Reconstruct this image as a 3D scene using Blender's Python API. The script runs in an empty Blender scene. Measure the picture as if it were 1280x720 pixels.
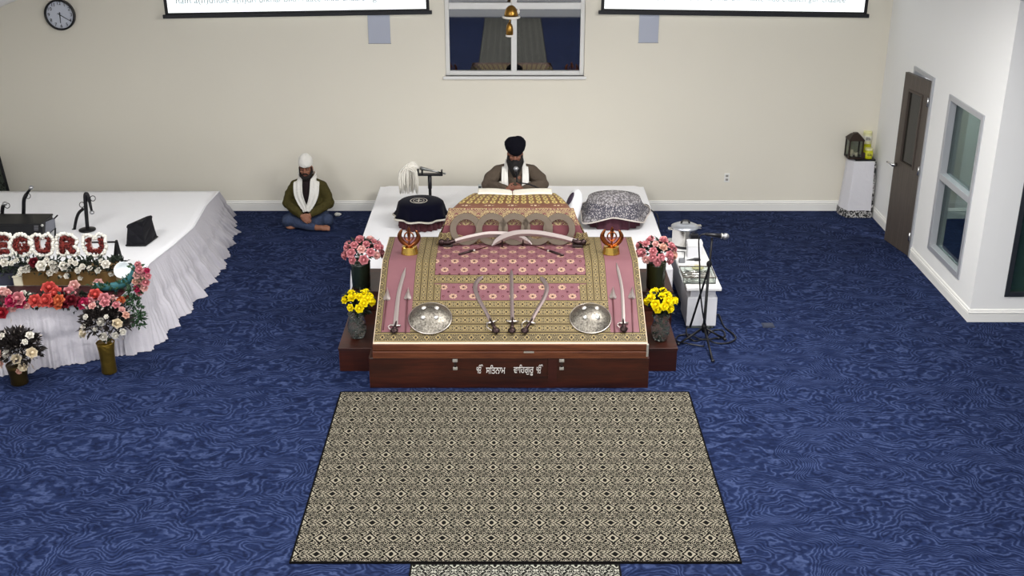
import bpy, bmesh, math, random
from mathutils import Vector, Matrix, Quaternion, noise
V = Vector
PI = math.pi
SC = bpy.context.scene
COL = SC.collection

# ---------------------------------------------------------------- camera model
FPX, CH = 1441.0, 4.8
TH = math.atan(587.0 / FPX)
_F = V((0, math.cos(TH), -math.sin(TH)))
_U = V((0, math.sin(TH), math.cos(TH)))
_R = V((1, 0, 0))
CAMP = V((0, 0, CH))

def ray(px, py):
    return _F * FPX + _R * (px - 640) + _U * (360 - py)

def pz(px, py, z=0.0):
    d = ray(px, py)
    return CAMP + d * ((z - CH) / d.z)

def pY(px, py, Y):
    d = ray(px, py)
    return CAMP + d * (Y / d.y)

def pX(px, py, X):
    d = ray(px, py)
    return CAMP + d * (X / d.x)

# ---------------------------------------------------------------- mesh builder
class MB:
    def __init__(s):
        s.bm = bmesh.new()
        s.uv = None
        s.mi = 0

    def face(s, vs):
        try:
            f = s.bm.faces.new(vs)
            f.material_index = s.mi
            return f
        except ValueError:
            return None

    def box(s, c, size, rot=None):
        hx, hy, hz = size[0] / 2, size[1] / 2, size[2] / 2
        vs = []
        for x, y, z in ((-1, -1, -1), (1, -1, -1), (1, 1, -1), (-1, 1, -1), (-1, -1, 1), (1, -1, 1), (1, 1, 1), (-1, 1, 1)):
            p = V((x * hx, y * hy, z * hz))
            if rot is not None:
                p = rot @ p
            vs.append(s.bm.verts.new(p + V(c)))
        for q in ((3, 2, 1, 0), (4, 5, 6, 7), (0, 1, 5, 4), (1, 2, 6, 5), (2, 3, 7, 6), (3, 0, 4, 7)):
            s.face([vs[i] for i in q])
        return s

    def bx(s, x0, x1, y0, y1, z0, z1):
        return s.box(((x0 + x1) / 2, (y0 + y1) / 2, (z0 + z1) / 2), (abs(x1 - x0), abs(y1 - y0), abs(z1 - z0)))

    def hexa(s, pts):
        vs = [s.bm.verts.new(V(p)) for p in pts]
        for q in ((3, 2, 1, 0), (4, 5, 6, 7), (0, 1, 5, 4), (1, 2, 6, 5), (2, 3, 7, 6), (3, 0, 4, 7)):
            s.face([vs[i] for i in q])
        return s

    def loops(s, rings, close=True, cap=True):
        """rings: list of equal-length vertex position lists"""
        vv = [[s.bm.verts.new(V(p)) for p in r] for r in rings]
        n = len(vv[0])
        for a, b in zip(vv[:-1], vv[1:]):
            for i in range(n if close else n - 1):
                j = (i + 1) % n
                s.face([a[i], a[j], b[j], b[i]])
        if cap and close:
            s.face(list(reversed(vv[0])))
            s.face(vv[-1])
        return vv

    def tube(s, pts, radii, n=8, cap=True):
        pts = [V(p) for p in pts]
        if not hasattr(radii, '__len__'):
            radii = [radii] * len(pts)
        rings = []
        up = None
        for i, p in enumerate(pts):
            if i == 0:
                t = pts[1] - pts[0]
            elif i == len(pts) - 1:
                t = pts[-1] - pts[-2]
            else:
                t = (pts[i + 1] - p).normalized() + (p - pts[i - 1]).normalized()
            if t.length < 1e-9:
                t = V((0, 0, 1))
            t.normalize()
            if up is None:
                up = V((0, 0, 1)) if abs(t.z) < .9 else V((1, 0, 0))
            a = up - t * up.dot(t)
            if a.length < 1e-6:
                a = t.orthogonal()
            a.normalize()
            b = t.cross(a)
            up = a
            r = radii[i]
            rx, ry = (r if hasattr(r, '__len__') else (r, r))
            rings.append([p + a * (math.cos(2 * PI * k / n) * rx) + b * (math.sin(2 * PI * k / n) * ry) for k in range(n)])
        s.loops(rings, True, cap)
        return s

    def lathe(s, prof, c=(0, 0, 0), n=24, rot=None, cap=True):
        rings = []
        for r, z in prof:
            ring = []
            for k in range(n):
                p = V((math.cos(2 * PI * k / n) * max(r, 1e-4), math.sin(2 * PI * k / n) * max(r, 1e-4), z))
                if rot is not None:
                    p = rot @ p
                ring.append(p + V(c))
            rings.append(ring)
        s.loops(rings, True, cap)
        return s

    def ball(s, c, r, rot=None, u=14, v=9):
        r = r if hasattr(r, '__len__') else (r, r, r)
        rings = []
        for i in range(v + 1):
            a = -PI / 2 + PI * i / v
            ring = []
            for k in range(u):
                p = V((math.cos(a) * math.cos(2 * PI * k / u) * r[0], math.cos(a) * math.sin(2 * PI * k / u) * r[1], math.sin(a) * r[2]))
                if i in (0, v):
                    p = V((1e-4 * math.cos(2 * PI * k / u), 1e-4 * math.sin(2 * PI * k / u), p.z))
                if rot is not None:
                    p = rot @ p
                ring.append(p + V(c))
            rings.append(ring)
        s.loops(rings)
        return s

    def capsule(s, pts, radii, n=12):
        """rounded tapered chain for fusing"""
        s.tube(pts, radii, n)
        if not hasattr(radii, '__len__'):
            radii = [radii] * len(pts)
        for p, r in zip(pts, radii):
            if hasattr(r, '__len__'):
                r = min(r)
            s.ball(p, r, None, n, 8)
        return s

    def torus(s, c, R, r, rot=None, n=32, m=8, rz=None, a0=0, a1=2 * PI):
        full = abs(a1 - a0 - 2 * PI) < 1e-6
        rings = []
        cnt = n if full else n + 1
        for i in range(cnt):
            a = a0 + (a1 - a0) * i / n
            ring = []
            for k in range(m):
                b = 2 * PI * k / m
                p = V(((R + r * math.cos(b)) * math.cos(a), (R + r * math.cos(b)) * math.sin(a), (rz or r) * math.sin(b)))
                if rot is not None:
                    p = rot @ p
                ring.append(p + V(c))
            rings.append(ring)
        if full:
            rings.append(rings[0])
            vv = [[s.bm.verts.new(p) for p in r_] for r_ in rings[:-1]]
            for i in range(n):
                A, B = vv[i], vv[(i + 1) % n]
                for k in range(m):
                    s.face([A[k], A[(k + 1) % m], B[(k + 1) % m], B[k]])
        else:
            s.loops(rings)
        return s

    def prism(s, poly, f, d0, d1):
        """poly: list of 2D; f(a,b,d)->3D ; extruded from d0 to d1"""
        A = [s.bm.verts.new(V(f(a, b, d0))) for a, b in poly]
        B = [s.bm.verts.new(V(f(a, b, d1))) for a, b in poly]
        n = len(poly)
        s.face(list(reversed(A)))
        s.face(B)
        for i in range(n):
            j = (i + 1) % n
            s.face([A[i], A[j], B[j], B[i]])
        return s

    def grid(s, nu, nv, f, uvf=None, thick=0):
        vs = [[s.bm.verts.new(V(f(i / nu, j / nv))) for i in range(nu + 1)] for j in range(nv + 1)]
        if uvf and s.uv is None:
            s.uv = s.bm.loops.layers.uv.new('UVMap')
        for j in range(nv):
            for i in range(nu):
                q = ((i, j), (i + 1, j), (i + 1, j + 1), (i, j + 1))
                fc = s.face([vs[b][a] for a, b in q])
                if uvf and fc:
                    for l, (a, b) in zip(fc.loops, q):
                        l[s.uv].uv = uvf(a / nu, b / nv)
        return vs

    def mesh(s, name, origin=(0, 0, 0), smooth=False, normals=True):
        if normals:
            bmesh.ops.recalc_face_normals(s.bm, faces=s.bm.faces)
        o = V(origin)
        for v in s.bm.verts:
            v.co -= o
        me = bpy.data.meshes.new(name)
        s.bm.to_mesh(me)
        s.bm.free()
        if smooth:
            me.shade_smooth()
            if smooth == 'auto':
                try:
                    me.set_sharp_from_angle(angle=math.radians(40))
                except Exception:
                    pass
        return me

    def build(s, name, m, parent=None, smooth=False, origin=None, bevel=0, label=None, stuff=False, solid=0):
        if origin is None:
            if parent is not None:
                origin = wloc(parent)
            else:
                xs = [v.co.x for v in s.bm.verts]; ys = [v.co.y for v in s.bm.verts]; zs = [v.co.z for v in s.bm.verts]
                origin = ((min(xs) + max(xs)) / 2, (min(ys) + max(ys)) / 2, min(zs))
        me = s.mesh(name, origin, smooth)
        return link(name, me, m, parent, origin, bevel, label, stuff, solid)

def wloc(o):
    l = V(o.location)
    while o.parent is not None:
        o = o.parent
        l = l + V(o.location)
    return l

def link(name, me, m, parent=None, origin=(0, 0, 0), bevel=0, label=None, stuff=False, solid=0):
    ob = bpy.data.objects.new(name, me)
    COL.objects.link(ob)
    if m is not None:
        for x in (m if isinstance(m, (list, tuple)) else [m]):
            me.materials.append(x)
    if parent is not None:
        ob.parent = parent
        ob.location = V(origin) - wloc(parent)
    else:
        ob.location = origin
    if solid:
        md = ob.modifiers.new('solid', 'SOLIDIFY'); md.thickness = solid; md.offset = 0
    if bevel:
        md = ob.modifiers.new('bevel', 'BEVEL'); md.width = bevel; md.segments = 2; md.limit_method = 'ANGLE'
    if label:
        ob['label'] = label
    if stuff:
        ob['kind'] = 'stuff'
    return ob

def tag(o, label=None, cat=None, group=None, kind=None):
    if label: o['label'] = label
    if cat: o['category'] = cat
    if group: o['group'] = group
    if kind: o['kind'] = kind
    return o

def thing(name, loc, label, cat, group=None):
    o = bpy.data.objects.new(name, None)
    o.empty_display_size = .1
    COL.objects.link(o)
    o.location = loc
    return tag(o, label, cat, group)

def struct(name, mb, m, **k):
    return tag(mb.build(name, m, **k), kind='structure')

def dup(o, loc=None, parent=None, rotz=None):
    c = o.copy(); COL.objects.link(c)
    if parent is not None: c.parent = parent
    if loc is not None: c.location = loc
    if rotz is not None: c.rotation_euler.z = rotz
    for ch in list(o.children):
        dup(ch, None, c)
    return c

def fuse(mb, name, voxel, it=4):
    me = mb.mesh(name, (0, 0, 0), False)
    ob = bpy.data.objects.new('tmp', me); COL.objects.link(ob)
    md = ob.modifiers.new('r', 'REMESH'); md.mode = 'VOXEL'; md.voxel_size = voxel
    if it:
        sm = ob.modifiers.new('s', 'SMOOTH'); sm.iterations = it; sm.factor = .5
    dg = bpy.context.evaluated_depsgraph_get()
    dg.update()
    ev = ob.evaluated_get(dg)
    out = bpy.data.meshes.new_from_object(ev)
    bpy.data.objects.remove(ob)
    bpy.data.meshes.remove(me)
    out.name = name
    out.shade_smooth()
    return out

def spline(pts, n=24):
    """Catmull-Rom"""
    pts = [V(p) for p in pts]
    P = [pts[0] * 2 - pts[1]] + pts + [pts[-1] * 2 - pts[-2]]
    out = []
    segs = len(pts) - 1
    for i in range(n + 1):
        u = segs * i / n
        k = min(int(u), segs - 1)
        t = u - k
        a, b, c, d = P[k], P[k + 1], P[k + 2], P[k + 3]
        out.append(.5 * ((2 * b) + (c - a) * t + (2 * a - 5 * b + 4 * c - d) * t * t + (3 * b - a - 3 * c + d) * t ** 3))
    return out

def resample(pts, n):
    pts = [V(p) for p in pts]
    L = [0]
    for a, b in zip(pts[:-1], pts[1:]):
        L.append(L[-1] + (b - a).length)
    out = []
    for i in range(n + 1):
        s = L[-1] * i / n
        k = 0
        while k < len(pts) - 2 and L[k + 1] < s:
            k += 1
        t = (s - L[k]) / max(L[k + 1] - L[k], 1e-9)
        out.append(pts[k].lerp(pts[k + 1], t))
    return out

# ---------------------------------------------------------------- materials
def lin(c):
    out = []
    for v in c[:3]:
        v = v / 255.0
        out.append(v / 12.92 if v <= .04045 else ((v + .055) / 1.055) ** 2.4)
    return (*out, 1.0)

class X:
    """socket expression"""
    nt = None
    def __init__(s, v): s.v = v
    @staticmethod
    def op(o, *a):
        n = X.nt.nodes.new('ShaderNodeMath'); n.operation = o
        for i, q in enumerate(a):
            q = q.v if isinstance(q, X) else q
            if isinstance(q, (int, float)):
                n.inputs[i].default_value = q
            else:
                X.nt.links.new(q, n.inputs[i])
        return X(n.outputs[0])
    def __add__(s, o): return X.op('ADD', s, o)
    __radd__ = __add__
    def __sub__(s, o): return X.op('SUBTRACT', s, o)
    def __rsub__(s, o): return X.op('SUBTRACT', o, s)
    def __mul__(s, o): return X.op('MULTIPLY', s, o)
    __rmul__ = __mul__
    def __truediv__(s, o): return X.op('DIVIDE', s, o)
    def sin(s): return X.op('SINE', s)
    def abs(s): return X.op('ABSOLUTE', s)
    def fmod(s, m): return X.op('FLOORED_MODULO', s, m)
    def floor(s): return X.op('FLOOR', s)
    def gt(s, o): return X.op('GREATER_THAN', s, o)
    def lt(s, o): return X.op('LESS_THAN', s, o)
    def mn(s, o): return X.op('MINIMUM', s, o)
    def mx(s, o): return X.op('MAXIMUM', s, o)
    def sqrt(s): return X.op('SQRT', s)
    def within(s, a, b): return s.gt(a) * s.lt(b)
    def below(s, e, w):
        """1 below e, soft edge w"""
        n = X.nt.nodes.new('ShaderNodeMapRange'); n.interpolation_type = 'SMOOTHSTEP'
        X.nt.links.new(s.v, n.inputs[0])
        for i, q in ((1, e - w), (2, e + w), (3, 1.0), (4, 0.0)):
            n.inputs[i].default_value = q
        return X(n.outputs[0])

def noise_x(vec, scale, detail=2, rough=.5, dist=0):
    n = X.nt.nodes.new('ShaderNodeTexNoise')
    n.inputs['Scale'].default_value = scale
    n.inputs['Detail'].default_value = detail
    n.inputs['Roughness'].default_value = rough
    n.inputs['Distortion'].default_value = dist
    if vec is not None:
        X.nt.links.new(vec, n.inputs['Vector'])
    return X(n.outputs[0])

def comb(x, y, z=0.0):
    n = X.nt.nodes.new('ShaderNodeCombineXYZ')
    for i, q in enumerate((x, y, z)):
        q = q.v if isinstance(q, X) else q
        if isinstance(q, (int, float)): n.inputs[i].default_value = q
        else: X.nt.links.new(q, n.inputs[i])
    return n.outputs[0]

def coords(kind='Object'):
    n = X.nt.nodes.new('ShaderNodeTexCoord')
    sp = X.nt.nodes.new('ShaderNodeSeparateXYZ')
    X.nt.links.new(n.outputs[kind], sp.inputs[0])
    return X(sp.outputs[0]), X(sp.outputs[1]), X(sp.outputs[2]), n.outputs[kind]

def mixc(f, a, b):
    n = X.nt.nodes.new('ShaderNodeMix'); n.data_type = 'RGBA'
    f = f.v if isinstance(f, X) else f
    if isinstance(f, (int, float)): n.inputs[0].default_value = f
    else: X.nt.links.new(f, n.inputs[0])
    for i, q in ((6, a), (7, b)):
        if isinstance(q, tuple): n.inputs[i].default_value = q
        else: X.nt.links.new(q, n.inputs[i])
    return n.outputs[2]

MATS = {}
def new_mat(name, rough=.6, metal=0, spec=.4):
    m = bpy.data.materials.new(name); m.use_nodes = True
    b = m.node_tree.nodes['Principled BSDF']
    b.inputs['Roughness'].default_value = rough
    b.inputs['Metallic'].default_value = metal
    b.inputs['Specular IOR Level'].default_value = spec
    X.nt = m.node_tree
    MATS[name] = m
    return m, b

def bump(b, h, strength=.3, dist=.01):
    n = X.nt.nodes.new('ShaderNodeBump')
    n.inputs['Strength'].default_value = strength
    n.inputs['Distance'].default_value = dist
    X.nt.links.new(h.v if isinstance(h, X) else h, n.inputs['Height'])
    X.nt.links.new(n.outputs[0], b.inputs['Normal'])

def mat(name, rgb, rough=.6, metal=0, spec=.4, var=0, vscale=20, bmp=0, bscale=60, sheen=0, emit=0, alpha=1, trans=0, sss=0):
    if name in MATS:
        return MATS[name]
    m, b = new_mat(name, rough, metal, spec)
    c = lin(rgb)
    b.inputs['Base Color'].default_value = c
    if var or bmp:
        _, _, _, vec = coords('Object')
    if var:
        n = noise_x(vec, vscale, 3)
        d = tuple(x * (1 - var) for x in c[:3]) + (1,)
        l = tuple(min(1, x * (1 + var)) for x in c[:3]) + (1,)
        X.nt.links.new(mixc(n, d, l), b.inputs['Base Color'])
    if bmp:
        bump(b, noise_x(vec, bscale, 3), bmp, .01)
    if emit:
        b.inputs['Emission Color'].default_value = c
        b.inputs['Emission Strength'].default_value = emit
    if trans:
        b.inputs['Transmission Weight'].default_value = trans
        b.inputs['IOR'].default_value = 1.45
    if sheen:
        b.inputs['Sheen Weight'].default_value = sheen
    return m
# ================================================================ ROOM
YB = 14.5          # rear (altar) wall
XR = 4.70          # right wall
YC = 10.87         # outer corner of the right wall
XL = -7.4          # left wall
YF = -1.4          # wall behind the camera
XR2 = 8.6
def ceil_z(x): return 4.98 - .37 * abs(x)

# carpet ---------------------------------------------------------
def carpet_mat():
    m, b = new_mat('blue_swirl_carpet', .95, 0, .1)
    x, y, z, vec = coords('Object')
    wx = noise_x(comb(x, y, 1.0), 1.7, 2, .55)
    wy = noise_x(comb(x, y, 6.0), 1.7, 2, .55)
    vo = X.nt.nodes.new('ShaderNodeTexVoronoi'); vo.feature = 'F1'; vo.inputs['Scale'].default_value = 1.0
    vo.inputs['Randomness'].default_value = 1.0
    X.nt.links.new(comb(x * 1.05 + wx * 1.5, y * 1.75 + wy * 1.5), vo.inputs['Vector'])
    dist = X(vo.outputs['Distance'])
    jag = noise_x(comb(x * 2.0, y * 2.6, 3.0), 5.0, 2, .6)
    ph = dist * 105.0 + jag * 15.0 + y * 26.0 + x * 5.0
    line = ph.sin()
    thin = ((line + 1.0) * .5); thin = thin * thin * thin
    thin2 = ((1.0 - line) * .5); thin2 = thin2 * thin2
    fine = noise_x(vec, 90, 2)
    big = noise_x(vec, .8, 2)
    patch = noise_x(comb(x, y * 1.6, 12.0), 2.2, 2)
    amp = noise_x(comb(x * 1.2, y * 2.4, 2.0), 5.0, 2)
    lt = thin * (amp * 3.6 - 1.2).mx(0.0).mn(1.0)
    dk = thin2 * ((1.0 - amp) * 3.6 - 1.2).mx(0.0).mn(1.0)
    c = mixc((big * 1.6 - .3).mx(0.0).mn(1.0), lin((21, 32, 64)), lin((29, 41, 76)))
    c = mixc((patch * 3.0 - 1.4).mx(0.0).mn(1.0) * .3, c, lin((42, 54, 90)))
    c = mixc(dk * .7, c, lin((8, 13, 36)))
    c = mixc(lt * .75, c, lin((66, 79, 116)))
    c = mixc((fine - .5).abs() * .4, c, lin((20, 27, 58)))
    X.nt.links.new(c, b.inputs['Base Color'])
    bump(b, line * .5 + fine, .25, .006)
    return m
M_CARPET = carpet_mat()
struct('floor', MB().bx(XL - .2, XR2, YF - .2, YB + .2, -.12, 0), M_CARPET)

def wall_mat(name, rgb):
    m, b = new_mat(name, .85, 0, .2)
    _, _, _, vec = coords('Object')
    n = noise_x(vec, .7, 2)
    c = lin(rgb)
    X.nt.links.new(mixc(n, tuple(v * .97 for v in c[:3]) + (1,), tuple(min(1, v * 1.03) for v in c[:3]) + (1,)), b.inputs['Base Color'])
    bump(b, noise_x(vec, 220, 2), .08, .003)
    return m
M_BACK = wall_mat('beige_wall_paint', (228, 223, 209))
M_SIDE = wall_mat('white_wall_paint', (236, 236, 234))
M_CEIL = wall_mat('white_ceiling_paint', (240, 240, 238))
M_TRIM = mat('white_trim_paint', (236, 235, 230), .4)
M_FRAME = mat('white_window_frame', (228, 228, 226), .4)
M_GFRAME = mat('grey_metal_frame', (178, 180, 185), .4, .3)
M_DFRAME = mat('dark_metal_frame', (52, 56, 62), .4, .4)

# back wall with the window opening
w0 = pY(557, 95, YB); w1 = pY(730, 95, YB)
WX0, WX1, WZ0 = w0.x, w1.x, w0.z
WZ1 = 3.75
mb = MB()
def gable(x0, x1, zb, f_top=ceil_z):
    xs = sorted({x0, x1, *( [0.0] if x0 < 0 < x1 else [])})
    top = [(x, f_top(x)) for x in reversed(xs)]
    return [(x0, zb), (x1, zb)] + top
def wall_y(mb, poly, y0, y1):
    mb.prism(poly, lambda a, b_, d: (a, d, b_), y0, y1)
wall_y(mb, gable(XL - .2, WX0, 0), YB, YB + .2)
wall_y(mb, gable(WX1, XR + .001, 0), YB, YB + .2)
mb.bx(WX0, WX1, YB, YB + .2, 0, WZ0)
wall_y(mb, gable(WX0, WX1, WZ1), YB, YB + .2)
mb.bx(XR + .001, XR2, YB, YB + .2, 0, ceil_z(XR))
struct('wall_back', mb, M_BACK)

# dark reflective night window --------------------------------------
def night_glass(name, tint, refl, rough=.02, see=0.0):
    m = bpy.data.materials.new(name); m.use_nodes = True
    nt = m.node_tree; X.nt = nt; MATS[name] = m
    for n in list(nt.nodes):
        if n.type != 'OUTPUT_MATERIAL': nt.nodes.remove(n)
    out = [n for n in nt.nodes if n.type == 'OUTPUT_MATERIAL'][0]
    g = nt.nodes.new('ShaderNodeBsdfGlossy'); g.inputs['Roughness'].default_value = rough
    g.inputs['Color'].default_value = (.92, .95, 1, 1)
    if see:
        t = nt.nodes.new('ShaderNodeBsdfTransparent'); t.inputs['Color'].default_value = lin(tint)
    else:
        t = nt.nodes.new('ShaderNodeBsdfDiffuse'); t.inputs['Color'].default_value = lin(tint)
    mx = nt.nodes.new('ShaderNodeMixShader'); mx.inputs[0].default_value = refl
    nt.links.new(t.outputs[0], mx.inputs[1]); nt.links.new(g.outputs[0], mx.inputs[2])
    nt.links.new(mx.outputs[0], out.inputs[0])
    return m
M_NIGHT = night_glass('night_window_glass', (14, 14, 15), .21)
win = thing('window_1', ((WX0 + WX1) / 2, YB + .1, WZ0), None, None); win['kind'] = 'structure'
t = .055
zmid = pY(640, 8, YB).z
mb = MB()
YW0, YW1 = YB + .04, YB + .12
mb.bx(WX0, WX0 + t, YW0, YW1, WZ0, WZ1); mb.bx(WX1 - t, WX1, YW0, YW1, WZ0, WZ1)
mb.bx(WX0 + t, WX1 - t, YW0, YW1, WZ0, WZ0 + t); mb.bx(WX0 + t, WX1 - t, YW0, YW1, WZ1 - t, WZ1)
mb.build('window_frame', M_FRAME, win, bevel=.006)
MB().bx(WX0 + t, WX1 - t, YW0 - .005, YW1 - .005, zmid - .04, zmid + .04).build('transom_bar', M_FRAME, win, bevel=.005)
vx = pY(642.5, 60, YB).x
MB().bx(vx - .035, vx + .035, YW0 - .002, YW1 - .01, WZ0 + t, zmid - .04).build('mullion', M_FRAME, win, bevel=.005)
MB().bx(vx - .035, vx + .035, YW0 - .002, YW1 - .01, zmid + .04, WZ1 - t).build('mullion', M_FRAME, win, bevel=.005)
for a, c, e, f in ((WX0 + t, vx - .035, WZ0 + t, zmid - .04), (vx + .035, WX1 - t, WZ0 + t, zmid - .04), (WX0 + t, vx - .035, zmid + .04, WZ1 - t), (vx + .035, WX1 - t, zmid + .04, WZ1 - t)):
    MB().bx(a, c, YB + .075, YB + .085, e, f).build('pane', M_NIGHT, win)
MB().bx(WX0 - .03, WX1 + .03, YB - .05, YB + .06, WZ0 - .035, WZ0).build('window_sill', M_FRAME, win, bevel=.006)

# right wall (x = XR) with door + window openings ----------------------
def wall_x_profile(mb, y0, y1, z0, z1, x0=XR, x1=XR + .16):
    mb.bx(x0, x1, y0, y1, z0, z1)
dA = pX(1138, 323, XR)                    # near jamb at the floor
dY0 = dA.y - .0
DH = 2.13
dY1 = dY0 + .68
wa = pX(1160, 312, XR); wb = pX(1200, 348, XR); wt = pX(1189, 118, XR)
wY1, wY0 = wa.y, wb.y + .01
wZ0 = (wa.z + wb.z) / 2; wZ1 = wt.z
CZ = ceil_z(XR)
mb = MB()
wall_x_profile(mb, YC, wY0, 0, CZ)
wall_x_profile(mb, wY0, wY1, 0, wZ0); wall_x_profile(mb, wY0, wY1, wZ1, CZ)
wall_x_profile(mb, wY1, dY0, 0, CZ)
wall_x_profile(mb, dY0, dY1, DH, CZ)
wall_x_profile(mb, dY1, YB, 0, CZ)
struct('wall_right', mb, M_SIDE)

# wall facing the camera right of the corner, with window 3
c3 = pY(1255, 371, YC)
mb = MB()
mb.bx(XR + .16, c3.x, YC, YC + .16, 0, CZ)
mb.bx(c3.x, XR2, YC, YC + .16, 0, c3.z); mb.bx(c3.x, XR2, YC, YC + .16, 2.35, CZ)
struct('wall_front_right', mb, M_SIDE)
w3 = thing('window_3', (c3.x + .6, YC, c3.z), None, None); w3['kind'] = 'structure'
mb = MB(); t3 = .05; x3 = c3.x + 1.4
mb.bx(c3.x, c3.x + t3, YC - .01, YC + .08, c3.z, 2.35); mb.bx(x3 - t3, x3, YC - .01, YC + .08, c3.z, 2.35)
mb.bx(c3.x + t3, x3 - t3, YC - .01, YC + .08, c3.z, c3.z + t3); mb.bx(c3.x + t3, x3 - t3, YC - .01, YC + .08, 2.35 - t3, 2.35)
mb.build('window_frame', M_DFRAME, w3, bevel=.004)
MB().bx(c3.x + t3, x3 - t3, YC + .03, YC + .04, c3.z + t3, 2.35 - t3).build('pane', night_glass('dark_green_glass', (38, 60, 50), .12, .05), w3)
MB().bx(x3, XR2, YC, YC + .16, c3.z, 2.35).build('wall_front_right_infill', M_SIDE, w3)

# window 2 (in the right wall, looks into the next room)
w2 = thing('window_2', (XR + .08, (wY0 + wY1) / 2, wZ0), None, None); w2['kind'] = 'structure'
mb = MB(); t2 = .06
mb.bx(XR - .015, XR + .1, wY0, wY0 + t2, wZ0, wZ1); mb.bx(XR - .015, XR + .1, wY1 - t2, wY1, wZ0, wZ1)
mb.bx(XR - .015, XR + .1, wY0 + t2, wY1 - t2, wZ0, wZ0 + t2); mb.bx(XR - .015, XR + .1, wY0 + t2, wY1 - t2, wZ1 - t2, wZ1)
mb.build('window_frame', M_GFRAME, w2, bevel=.004)
zr = pX(1178, 222, XR).z
MB().bx(XR - .012, XR + .095, wY0 + t2, wY1 - t2, zr - .035, zr + .035).build('transom_bar', M_GFRAME, w2, bevel=.004)
M_GREEN = night_glass('greenish_clear_glass', (168, 178, 176), .10, .01, 1)
for a, c in ((wZ0 + t2, zr - .035), (zr + .035, wZ1 - t2)):
    MB().bx(XR + .06, XR + .066, wY0 + t2, wY1 - t2, a, c).build('pane', M_GREEN, w2)

# door frame + ajar leaf
dr = thing('door_1', (XR, (dY0 + dY1) / 2, 0), None, None); dr['kind'] = 'structure'
M_DOOR = None
def door_wood():
    m, b = new_mat('dark_walnut_laminate', .45, 0, .4)
    x, y, z, vec = coords('Object')
    g = noise_x(comb(x * 30, y * 30, z * 1.2), 2.2, 4, .6)
    g2 = noise_x(comb(x * 9, y * 9, z * .5), 2.0, 2)
    c = mixc(g, lin((46, 40, 37)), lin((108, 98, 90)))
    c = mixc(g2 * .6, c, lin((62, 55, 51)))
    X.nt.links.new(c, b.inputs['Base Color'])
    return m
M_DOOR = door_wood()
mb = MB(); f = .045
mb.bx(XR - .02, XR + .17, dY0 - .0, dY0 + f, 0, DH); mb.bx(XR - .02, XR + .17, dY1 - f, dY1, 0, DH)
mb.bx(XR - .02, XR + .17, dY0 + f, dY1 - f, DH - f, DH)
mb.build('door_frame', M_GFRAME, dr, bevel=.004)
# leaf : local frame hinged at near jamb, swung into the hall
hin = V((XR - .022, dY0 + f, 0))
far = pz(1105, 300, 0); far = V((far.x, far.y, 0))
ax = (far - hin).normalized(); LW = (far - hin).length
nrm = V((ax.y, -ax.x, 0))                  # towards +x (into wall)
LH = DH - f - .012
def LP(a, n, z): return hin + ax * a + nrm * n + V((0, 0, z))
def lbox(mb, a0, a1, n0, n1, z0, z1):
    mb.hexa([LP(a0, n0, z0), LP(a1, n0, z0), LP(a1, n1, z0), LP(a0, n1, z0), LP(a0, n0, z1), LP(a1, n0, z1), LP(a1, n1, z1), LP(a0, n1, z1)])
    return mb
mb = MB(); gl0, gl1, gz0, gz1 = LW * .23, LW * .80, 1.02, 1.90
lbox(mb, 0, gl0, 0, .045, .01, LH); lbox(mb, gl1, LW, 0, .045, .01, LH)
lbox(mb, gl0, gl1, 0, .045, .01, gz0); lbox(mb, gl0, gl1, 0, .045, gz1, LH)
leaf = mb.build('door_leaf', M_DOOR, dr)
mb = MB(); e = .025
lbox(mb, gl0 - .0, gl0 + e, -.01, .05, gz0, gz1); lbox(mb, gl1 - e, gl1, -.01, .05, gz0, gz1)
lbox(mb, gl0 + e, gl1 - e, -.01, .05, gz0, gz0 + e); lbox(mb, gl0 + e, gl1 - e, -.01, .05, gz1 - e, gz1)
mb.build('glazing_bead', mat('door_bead_wood', (74, 66, 60), .5), dr)
mb = MB(); lbox(mb, gl0 + e, gl1 - e, .015, .025, gz0 + e, gz1 - e)
mb.build('pane', night_glass('dark_door_glass', (46, 43, 38), .10, .05), dr)
M_CHROME = mat('brushed_steel', (205, 205, 205), .25, 1)
mb = MB()
mb.tube([LP(LW - .07, -.005, .98), LP(LW - .07, -.06, .98)], .022, 12)
mb.tube([LP(LW - .07, -.055, .98), LP(LW - .0, -.06, .985), LP(LW + .06, -.06, .98)], [.013, .012, .011], 10)
mb.build('door_handle', M_CHROME, leaf, True)
for zz in (.25, 1.05, 1.85):
    MB().tube([LP(-.004, -.012, zz - .05), LP(-.004, -.012, zz + .05)], .011, 8).build('hinge', M_CHROME, dr, True)

# next room seen through window 2
struct('wall_next_room', MB().bx(6.9, 7.06, YC + .16, YB, 0, 3), M_SIDE)
struct('wall_next_room_return', MB().bx(5.72, 6.9, 14.18, 14.44, 0, 3), mat('pale_green_paint', (192, 200, 196), .8))
struct('ceiling_next_room', MB().bx(XR + .16, XR2, YC + .16, YB, 2.95, 3.05), M_CEIL)

# other walls, out of frame
mb = MB(); wall_y(mb, gable(XL - .2, XR2, 0), YF - .2, YF)
struct('wall_rear', mb, M_SIDE)
struct('wall_left', MB().bx(XL - .2, XL, YF, YB, 0, ceil_z(XL)), M_SIDE)
struct('wall_far_right', MB().bx(XR2, XR2 + .16, YF, YC, 0, 3.2), M_SIDE)
mb = MB()
for sx in (-1, 1):
    xe = XL - .2 if sx < 0 else XR2
    mb.prism([(0, ceil_z(0)), (xe, ceil_z(xe)), (xe, ceil_z(xe) + .15), (0, ceil_z(0) + .15)], lambda a, b_, d: (a, d, b_), YF - .2, YB + .2)
struct('ceiling', mb, M_CEIL)

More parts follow.
